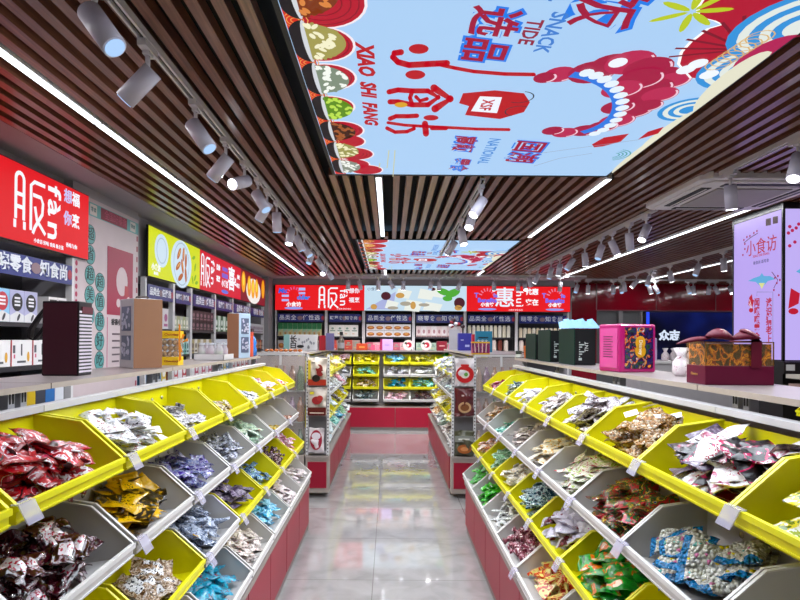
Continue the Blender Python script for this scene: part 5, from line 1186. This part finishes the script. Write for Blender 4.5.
bb = [bx_(u) for u in (275, 326, 363.5, 413.5, 465, 516.5, 569)]
def bay_back(i, x0, x1):
    t = thing('back_shelving', f'grey shelving bay, {ORD[i]} from the left under the back wall signs', 'shelving', ((x0+x1)/2, 10.78, 0)); h = (x1-x0)/2
    obj('back_panel', MB().box(-h, h, .17, .18, .1, 2.12), mat('4a474d', .6), t)
    for xx in (-h, h-.022): obj('upright', MB().box(xx+.001, xx+.021, -.18, -.14, .0, 2.12), PR, t)
    for z in (1.645, 1.40): obj('shelf', MB().box(-h+.035, h-.035, -.17, .17, z-.025, z), mat('34323a', .4), t)
    s_ = thing('slogan_strip', f'dark blue slogan strip with white characters, {ORD[i]} from the left under the back wall signs', 'sign', ((x0+x1)/2, 10.6, 1.91))
    obj('board', MB().box(-h+.05, h-.05, -.006, 0, 0, .145), mat('1c2878', .35), s_)
    obj('red_emblem', MB().prism([(h-.06+a, -.008, .07+b_) for a, b_ in ell(0, 0, .03, .04, 12)], (0, .002, 0)), mat('a81c38', .4), s_)
    a_, b_ = (('品类全', '任性选') if i % 2 == 0 else ('晓零食', '知食尚'))
    WM = mat('e8ecf4', .4)
    sz = min(.105, 2*h/9.3)
    txt('lettering', a_, sz, (x0+.06+sz*1.7, 10.593, 1.983), BXD, BYD, WM, s_, bold=.001, spacing=1.15); txt('lettering', b_, sz, (x1-.1-sz*1.7, 10.593, 1.983), BXD, BYD, WM, s_, bold=.001, spacing=1.15)
    obj('emblem', MB().prism([(a-.01, -.008, .07+b__) for a, b__ in ell(0, 0, sz*.5, .04, 12)], (0, .002, 0)), mat('8c7078', .4), s_)
for i in range(6): bay_back(i, bb[i]+.002, bb[i+1]-.002)
def row_back(x0, x1, z, w, h, cols, name, what, decof=None, gap=.004, yf=10.63, shape='box'):
    n = int((x1-x0)/(w+gap)); proto = {}
    for i in range(n):
        x = x0+(w+gap)*(i+.5); mi = i % len(cols); lab = f'{what}, {ORD[min(i, 19)]} from left'
        if mi in proto: copy(proto[mi], (x, yf, z), None, lab); continue
        t = thing(name, lab, 'package', (x, yf, z))
        if shape == 'box': obj('carton', MB().box(-w/2, w/2, 0, .1, 0, h), mat(cols[mi], .4), t)
        else: obj('can', MB().lathe([(w*.45, 0), (w*.47, .01), (w*.47, h*.85), (w*.36, h*.9), (w*.36, h)], (0, w*.5, 0), seg=12), mat(cols[mi], .35), t, smooth=False)
        if decof: decof(t, w, h)
        proto[mi] = t
def fb(t, name, polys, col, lay=1):
    mb = MB()
    for p in polys: mb.prism([(a, -.0015*lay, b_) for a, b_ in p], (0, .0012, 0))
    obj(name, mb, mat(col, .4), t)
def greentop(t, w, h): fb(t, 'green_top', [rect(-w/2, w/2, h*.55, h)], '2c7c48'); fb(t, 'green_diagonal', [[(-w/2, h*.35), (w/2, h*.55), (-w/2, h*.55)]], '8cc8a0', 1); fb(t, 'print', [rect(-w*.2, w*.2, h*.1, h*.3)], 'c09050')
def lines_(t, w, h): fb(t, 'print', [rect(-w*.35, w*.35, h*.45, h*.55), ell(0, h*.7, w*.2, h*.1, 8)], '88a090'); fb(t, 'orange_print', [rect(-w*.3, 0, h*.2, h*.26)], 'd8a860')
def food(t, w, h): fb(t, 'food_picture', [ell(0, h*.42, w*.42, h*.3, 12)], 'c07028'); fb(t, 'food_highlight', [ell(0, h*.5, w*.25, h*.12, 10)], 'e8a850', 2)
def pinkd(t, w, h): fb(t, 'print', [ell(0, h*.5, w*.25, h*.2, 8)], 'b08088'); fb(t, 'brown_base', [rect(-w/2, w/2, 0, h*.12)], '907070')
row_back(bb[0]+.05, bb[1]-.04, 1.647, .085, .24, ['c8c090', 'b8bca0'], 'snack_package', 'green topped pack, upper shelf of first back bay', greentop)
row_back(bb[1]+.05, bb[2]-.04, 1.647, .13, .21, ['e8e4dc', 'ece8e4'], 'snack_package', 'white pack with yellow ends, upper shelf of second back bay', lines_)
for zz, lv in ((1.647, 'lower'), (1.765, 'upper')): row_back(bb[2]+.05, bb[3]-.04, zz, .16, .112, ['ece8e8'], 'snack_package', f'white pack with orange food picture, {lv} layer in the third back bay', food)
row_back(bb[3]+.05, bb[4]-.04, 1.647, .09, .2, ['dcc8c8', 'e4dcdc'], 'snack_package', 'pale pink pack, upper shelf of fourth back bay', pinkd)
row_back(bb[4]+.05, bb[5]-.04, 1.647, .07, .22, ['e4dcc4', 'ece8dc'], 'drink_can', 'cream can, upper shelf of fifth back bay', None, .01, shape='can')
row_back(bb[5]+.05, bb[6]-.04, 1.647, .07, .18, ['e8d8bc', 'ece4d4'], 'drink_can', 'cream can, upper shelf of sixth back bay', None, .01, shape='can')
row_back(bb[0]+.05, bb[1]-.04, 1.402, .12, .17, ['c8c0bc', 'd8d0cc'], 'snack_package', 'pale pack, lower shelf of first back bay', food)
row_back(bb[1]+.05, bb[2]-.04, 1.402, .14, .18, ['c84c40', 'a89088'], 'snack_package', 'orange red pack, lower shelf of second back bay', lines_)
row_back(bb[2]+.05, bb[3]-.04, 1.402, .12, .14, ['c86078', 'd8a0a8'], 'snack_package', 'pink pack, lower shelf of third back bay', lines_)
row_back(bb[3]+.05, bb[4]-.04, 1.402, .12, .14, ['a8c0ac', 'c03c58'], 'snack_package', 'pale green or pink pack, lower shelf of fourth back bay', lines_)
row_back(bb[4]+.05, bb[5]-.04, 1.402, .09, .2, ['d8c8c0', '6c2c20'], 'jar', 'jar with dark content, lower shelf of fifth back bay', None, .02, shape='can')
row_back(bb[5]+.05, bb[6]-.04, 1.402, .09, .2, ['d8c8c0', '802c20'], 'jar', 'jar with dark content, lower shelf of sixth back bay', None, .02, shape='can')
# counter and bins of the back unit
for i in range(4):
    x0 = -2.05+1.3*i; slab(x0, x0+1.296, 10.28, 10.56, 1.40, f'countertop board, {ORD[i]} from the left before the back shelving')
BR = [(10.24, 1.2), (10.2, .985), (10.16, .765), (10.12, .55)]
bcols = [-1.41, -.92, -.42, .12, .585, 1.05, 1.52]
cont = [['white_red', 'pink', 'yelw', 'ltblue', 'yelgreen', 'green', 'pink'], ['silver', 'clearw', 'tealmint', 'whiteblack', 'whsilver', 'amber', 'silver'], ['teal', 'beige', 'goldblack', 'teal', 'tealmint', 'beige', 'teal'], ['maroon', 'plum', 'darkteal', 'pink', 'plum', 'rose', 'maroon']]
ccol = ['yyyyyyy', 'wwywwww', 'yyyyyyy', 'wwwwwww']
cn = ['left end', 'second from left', 'left of post', 'middle', 'right of the middle', 'second from right', 'right end']
for r in range(4):
    for k in range(7):
        Y, Z = BR[r]; x = bcols[k]; c = ccol[r][k]; loc = (x, Y, Z)
        w_ = .46
        what = MC and cont[r][k]
        nmx = nm.get(what, {'pink': 'pink', 'green': 'green', 'teal': 'teal', 'goldblack': 'gold and black', 'maroon': 'dark maroon', 'plum': 'plum', 'darkteal': 'dark and white', 'rose': 'rose brown'}.get(what, 'pale'))
        make_bin(c, w_, loc, PI/2, f'{colr[c]} bin of {nmx} packets, {cn[k]}, {rowname[r]} of back unit')
        fill(loc, PI/2, .44, K(what, L=.13, W=.075, T=.022), 26, 'snack_packet', '', '', heap=.55, low=-.04, tilt=.6, far=True)
for i in range(4):
    x0 = -1.66+.88*i
    t = thing('back_bin_unit', f'bin rack with red plinth, {ORD[i]} from the left below the back counter', 'shelving unit', (x0+.44, 10.5, 0)); h = .438
    obj('peg_panel', MB().box(-h, h, .045, .055, .4, 1.38), PEG, t)
    for xx in (-h, h-.03): obj('post', MB().box(xx, xx+.03, .02, .045, .4, 1.38), mat('a4a0a4', .4), t)
    obj('plinth_box', MB().box(-h, h, -.36, .05, .05, .42), BEIGE, t); obj('door', MB().box(-h+.003, h-.003, -.372, -.36, .06, .40), REDP, t); obj('kick_strip', MB().box(-h, h, -.35, .05, 0, .05), mat('8c8480', .5), t)
# the small far packets, past the count that stays individual
vs, fs, mi, ms = [], [], [], []
for me, W4 in FAR:
    b0 = len(vs); m_ = me.materials[0]
    if m_ not in ms: ms.append(m_)
    k = ms.index(m_); vs += [W4 @ v.co for v in me.vertices]
    for p in me.polygons: fs.append(tuple(b0+i for i in p.vertices)); mi.append(k)
me = bpy.data.meshes.new('snack_packets'); me.from_pydata([tuple(v) for v in vs], [], fs)
for m_ in ms: me.materials.append(m_)
me.polygons.foreach_set('material_index', mi); me.update()
o = bpy.data.objects.new('snack_packets', me); COL.objects.link(o)
tag(o, 'small mixed snack packets heaped in the far gondola bins and back unit bins', 'snacks', None, 'stuff')
# goods on the back counter
simple_box('lilac_box', 'large lilac box with a crimson spine standing on the back counter', -.06, 10.32, 1.402, .22, .1, .2, 'b898d0', lambda t, w, h: (rect_on(t, -w/2-.002, -w/2+.035, 0, h, '9c1c50', -.004), rect_on(t, -.03, .05, .09, .1, '7c5c98', -.004)))
simple_box('orange_red_box', 'flat orange red box on the back counter left of the lilac box', -.5, 10.32, 1.402, .2, .1, .12, 'b03c1c', lambda t, w, h: rect_on(t, -.05, .05, .04, .07, 'd88c40', -.004))
simple_box('dark_red_box', 'dark red box on the back counter right of the round tins', .93, 10.32, 1.402, .18, .1, .17, '7c1428', lambda t, w, h: rect_on(t, -.05, .05, .08, .095, 'd8a0a0', -.004))
simple_box('pink_white_box', 'small pink and white box beside the dark red box', 1.1, 10.32, 1.402, .12, .1, .12, 'd86898', lambda t, w, h: rect_on(t, -.04, .04, .03, .07, 'f0e0e8', -.004))
for i, x_ in enumerate((.33, .65)):
    t = thing('round_tin', f'round red and white flowered tin on the back counter, {"left" if i == 0 else "right"} of the pair', 'tin', (x_, 10.36, 1.402))
    obj('tin', MB().tube((0, 0, .095), (0, .06, .095), .095, seg=24), mat('d0c8c4', .35), t); disc_on(t, 0.01, .1, .05, .05, 'b01c38', -.002); disc_on(t, -.01, .09, .02, .02, 'f0e8e0', -.004)
    disc_on(t, -.045, .13, .025, .02, '384838', -.002)
for i, x_ in enumerate((-.98, -.85, -.3, -.22)):
    simple_box('red_pack', f'small red pink pack, {ORD[i]} from the left of four on the back counter', x_, 10.32, 1.402, .07, .06, .1, ['d05040', 'c83c3c', 'd04c6c', 'e07088'][i])
# ================================================================ RIGHT SIDE: light box column, screen, second gondola
cx, cy = 3.06, 4.5
t = thing('lightbox_column', 'tall lilac light box column with red characters and blossoms at the right', 'light box', (cx, cy, 0))
LI = emis('bba4f2', .95); LI2 = emis('c2b0f6', .95)
x1, y1 = cx+.7, cy+.66
obj('core', MB().box(cx+.012, x1-.012, cy+.012, y1-.012, 0, 2.68), mat('141218', .4), t, world=True)
obj('frame', MB().box(cx-.004, cx+.014, cy-.004, cy+.014, 1.1, 2.69).box(cx-.004, cx+.02, y1-.014, y1, 1.1, 2.69).box(cx, x1, cy-.0, y1, 2.645, 2.69), mat('0c0a0e', .4), t, world=True)
obj('white_edge', MB().box(cx+.002, cx+.012, cy+.014, cy+.022, 1.2, 2.64), emis('eef0ff', 1.2), t, world=True)
obj('side_face', MB().box(cx, cx+.01, cy+.022, y1-.016, 1.46, 2.64), LI, t, world=True)
obj('front_face', MB().box(cx+.016, x1-.02, cy, cy+.01, 1.46, 2.64), LI2, t, world=True)
obj('base', MB().box(cx-.01, x1, cy-.01, y1, 1.36, 1.45).box(cx, x1, cy, y1, 0, 1.36), mat('18161a', .4), t, world=True)
CX_, CY_ = (0, -1, 0), (0, 0, 1)
def cp(u, v): p = hit(u, v, 0, cx); return (p.y, p.z)
def ct(s_, u, v, size, col, **k): y, z = cp(u, v); return txt('lettering', s_, size, (cx-.001, y, z), CX_, CY_, E(col), t, ext=.0005, **k)
def cf(name, polys, col, lay=1):
    mb = MB()
    for p in polys: mb.prism([(cx-.0008*lay, a, b_) for a, b_ in p], (-.0007, 0, 0))
    return obj(name, mb, E(col), t, world=True)
ct('小食访', 761, 247, .14, 'b01028', bold=.0, sx=.95); ct('XIAO SHI FANG', 761, 255, .03, 'b81830'); ct('新食尚 新零食', 761, 262, .032, '505080')
cf('dark_squares', [[cp(766, 219), cp(771, 218), cp(771, 225), cp(766, 226)], [cp(773, 217), cp(778, 216), cp(778, 223), cp(773, 224)]], '38101c')
c = cp(762, 280)
cf('blue_bat', [[cp(748, 281), cp(754, 278), cp(760, 276), cp(762, 273), cp(764, 276), cp(770, 276), cp(776, 279), cp(768, 281), cp(762, 288), cp(756, 282)]], '5ca8d8'); cf('yellow_patch', [[cp(759, 283), cp(765, 283), cp(762, 289)]], 'd8d890', 2)
def blossoms(pts, col='a01c50'): cf('blossom', [ell(*cp(u_, v_), .010, .010, 7) for u_, v_ in pts], col)
blossoms([(744, 240), (747, 237), (745, 244), (750, 236), (754, 233), (757, 231), (775, 278), (778, 276), (777, 283), (780, 280), (774, 290), (745, 249), (779, 295), (743, 255)])
cf('branch', band([cp(744, 243), cp(750, 238), cp(758, 233)], .006)+band([cp(772, 272), cp(778, 280), cp(774, 288)], .006), '501c30')
y, z = cp(752, 300); 
y, z = cp(752, 303)
cf('red_fan_mark', [[(y, z-.05), (y+.05, z-.01), (y+.035, z+.05), (y+.0, z+.075), (y-.01, z+.03), (y-.03, z+.02)], ell(y+.01, z-.06, .03, .02, 10)], 'b81430'); cf('white_fan_lines', band([(y, z-.04), (y+.03, z+.03)], .006)+band([(y+.005, z-.045), (y+.04, z)], .006), 'e8e0f4', 2)
for i, c_ in enumerate('闻喷喷零食中'): ct(c_, 757, 303+8.6*i, .075, 'b01838', bold=.002)
for i, c_ in enumerate('读识猜老上'): ct(c_, 769, 303+9.2*i, .075, 'b01838', bold=.002)
cf('thin_frame', band([cp(757, 296), cp(757, 292), cp(773, 292), cp(773, 345)], .005), '8080a8')
def fp(name, polys, col):
    mb = MB()
    for p in polys: mb.prism([(a, cy-.0008, b_) for a, b_ in p], (0, -.0007, 0))
    return obj(name, mb, E(col), t, world=True)
fp('blossom', [ell(cx+a, b_, .014, .014, 8) for a, b_ in [(.05, 2.5), (.07, 2.47), (.1, 2.49), (.04, 2.45), (.12, 2.52), (.05, 2.35), (.09, 2.38)]], 'b01c50'); fp('blue_bat', [[(cx+.1, 2.15), (cx+.2, 2.22), (cx+.3, 2.15), (cx+.2, 2.1)]], '5ca8d8'); fp('red_fan_mark', [[(cx+.04, 1.86), (cx+.12, 1.9), (cx+.13, 1.98), (cx+.06, 2.02), (cx+.05, 1.95)], ell(cx+.08, 1.84, .04, .025, 10)], 'b81430')
txt('lettering', '小食访', .15, (cx+.35, cy-.001, 2.35), (1, 0, 0), (0, 0, 1), E('b81830'), t, ext=.0005)
# display board under the column
t = thing('control_box', 'black device with small white display below the light box column', 'device', (3.0, 4.42, 1.36))
obj('body', MB().box(-.02, .4, -.05, .02, 0, .09), mat('141414', .4), t); obj('display', MB().box(-.005, .06, -.053, -.05, .025, .07), mat('c8ccc8', .4), t); obj('buttons', MB().box(.1, .22, -.053, -.05, .03, .06), mat('3c3c44', .4), t)
# second right gondola
t = thing('shelving_unit', 'second pale shelving unit with yellow bins beyond the right counter below the light column', 'shelving unit', (3.0, 3.4, 0))
obj('body', MB().box(.3, .5, -.9, .95, .1, 1.3), GREY, t); obj('plinth_box', MB().box(-.05, .5, -.9, .95, 0, .9), BEIGE, t); obj('counter', MB().box(-.02, .5, -.9, .95, 1.33, 1.36), mat('c0b8ac', .4), t); obj('rail', MB().box(.0, .3, -.9, .95, 1.26, 1.29), mat('9c8078', .4), t)
for k in range(3): make_bin('y', .54, (2.98, 2.85+.56*k, 1.1), 0, f'yellow bin on the second right shelving unit, {ORD[k]} from the viewer', near=True)
t = thing('pink_pouch', 'bright pink package standing at the right edge before the light column', 'package', (2.86, 4.0, 1.36)); obj('pouch', MB().box(.1, .35, .0, .08, 0, .24), mat('d84c98', .3, coat=.4), t, bevel=.02)
# big dark screen
t = thing('video_screen', 'wide dark blue video screen with white characters under the red glass wall', 'screen', (6.3, 11.15, 1.1))
m, nt, b = newmat('blue_screen_glow'); b.inputs['Base Color'].default_value = (.005, .005, .01, 1); b.inputs['Roughness'].default_value = .15
tc = nt.nodes.new('ShaderNodeTexCoord'); n1 = nt.nodes.new('ShaderNodeTexNoise'); n1.inputs['Scale'].default_value = .9; nt.links.new(tc.outputs['Object'], n1.inputs['Vector'])
nt.links.new(ramp(nt, [(.35, '03030e'), (.5, '060c40'), (.65, '0a2070')], n1.outputs['Fac'], 'LINEAR'), b.inputs['Emission Color']); b.inputs['Emission Strength'].default_value = .9
obj('panel', MB().box(-1.3, 1.3, -.02, .02, 0, 1.06), m, t); obj('blue_edge_light', MB().box(-1.36, -1.31, -.03, 0, 0, 1.06), emis('2848f0', 1.3), t); obj('bezel', MB().box(-1.42, -1.37, -.03, .02, 0, 1.07), BLACK, t)
p = hit(668, 336, 1, 11.12); txt('lettering', '众志', .2, (p.x+.03, 11.125, p.z), (1, 0, 0), (0, 0, 1), E('d8e4f8'), t, bold=.01, ext=.001)
# checkout desk with goods
t = thing('checkout_desk', 'long white checkout desk in front of the video screen', 'desk', (5.2, 9.3, 0))
obj('desk_body', MB().box(-1.3, 2.3, -.3, .3, 0, 1.25), mat('b8b4b8', .4), t); obj('desk_top', MB().box(-1.32, 2.32, -.32, .32, 1.25, 1.29), WHITE, t)
t = thing('monitor', 'lilac white rounded monitor standing on the checkout desk right of the pink case', 'monitor', (4.15, 9.15, 1.29)); obj('shell', MB().box(-.07, .07, -.04, .04, .0, .36), mat('c8b8e0', .3), t, bevel=.025)
for i in range(4):
    t = thing('gift_bag', f'pink and white gift bag on the checkout desk, {ORD[i]} from the left', 'gift bag', (4.36+.13*i, 9.15, 1.29)); obj('pouch', MB().lathe([(.04, 0), (.06, .03), (.055, .1), (.02, .15), (.045, .2)], seg=12), W_['whpink'], t, smooth=True)
# ================================================================ LIGHT from the fittings
def area(name, loc, sx_, sy_, e, col=(1, 1, 1), rot=(0, 0, 0)):
    l = bpy.data.lights.new(name, 'AREA'); l.shape = 'RECTANGLE'; l.size = sx_; l.size_y = sy_; l.energy = e; l.color = col
    o = bpy.data.objects.new(name, l); COL.objects.link(o); o.location = loc; o.rotation_euler = rot; return o
AE = .68
area('panel_light', (.535, 2.48, H-.06), 1.7, 2.6, 115*AE, (.86, .93, 1)); area('panel_light', (.535, 7.72, H-.06), 1.7, 2.6, 85*AE, (.86, .93, 1))
for x, y0, y1, e in ((-1.505, .9, 9.9, 60), (-.085, 3.9, 6.15, 18), (1.475, 3.9, 6.15, 18), (2.965, .9, 9.9, 60), (4.62, 5, 10.9, 40), (6.9, 6.9, 10.9, 25)):
    area('strip_light', (x, (y0+y1)/2, H-.015), .04, y1-y0, e*AE, (.95, .97, 1))
w = bpy.data.worlds.new('room_air'); sc.world = w; w.use_nodes = True; w.node_tree.nodes['Background'].inputs[0].default_value = (.5, .52, .6, 1); w.node_tree.nodes['Background'].inputs[1].default_value = .03
sc.view_settings.view_transform = 'Standard'; sc.view_settings.look = 'None'; sc.view_settings.gamma = 1; sc.view_settings.exposure = 0.05; sc.view_settings.use_curve_mapping = False
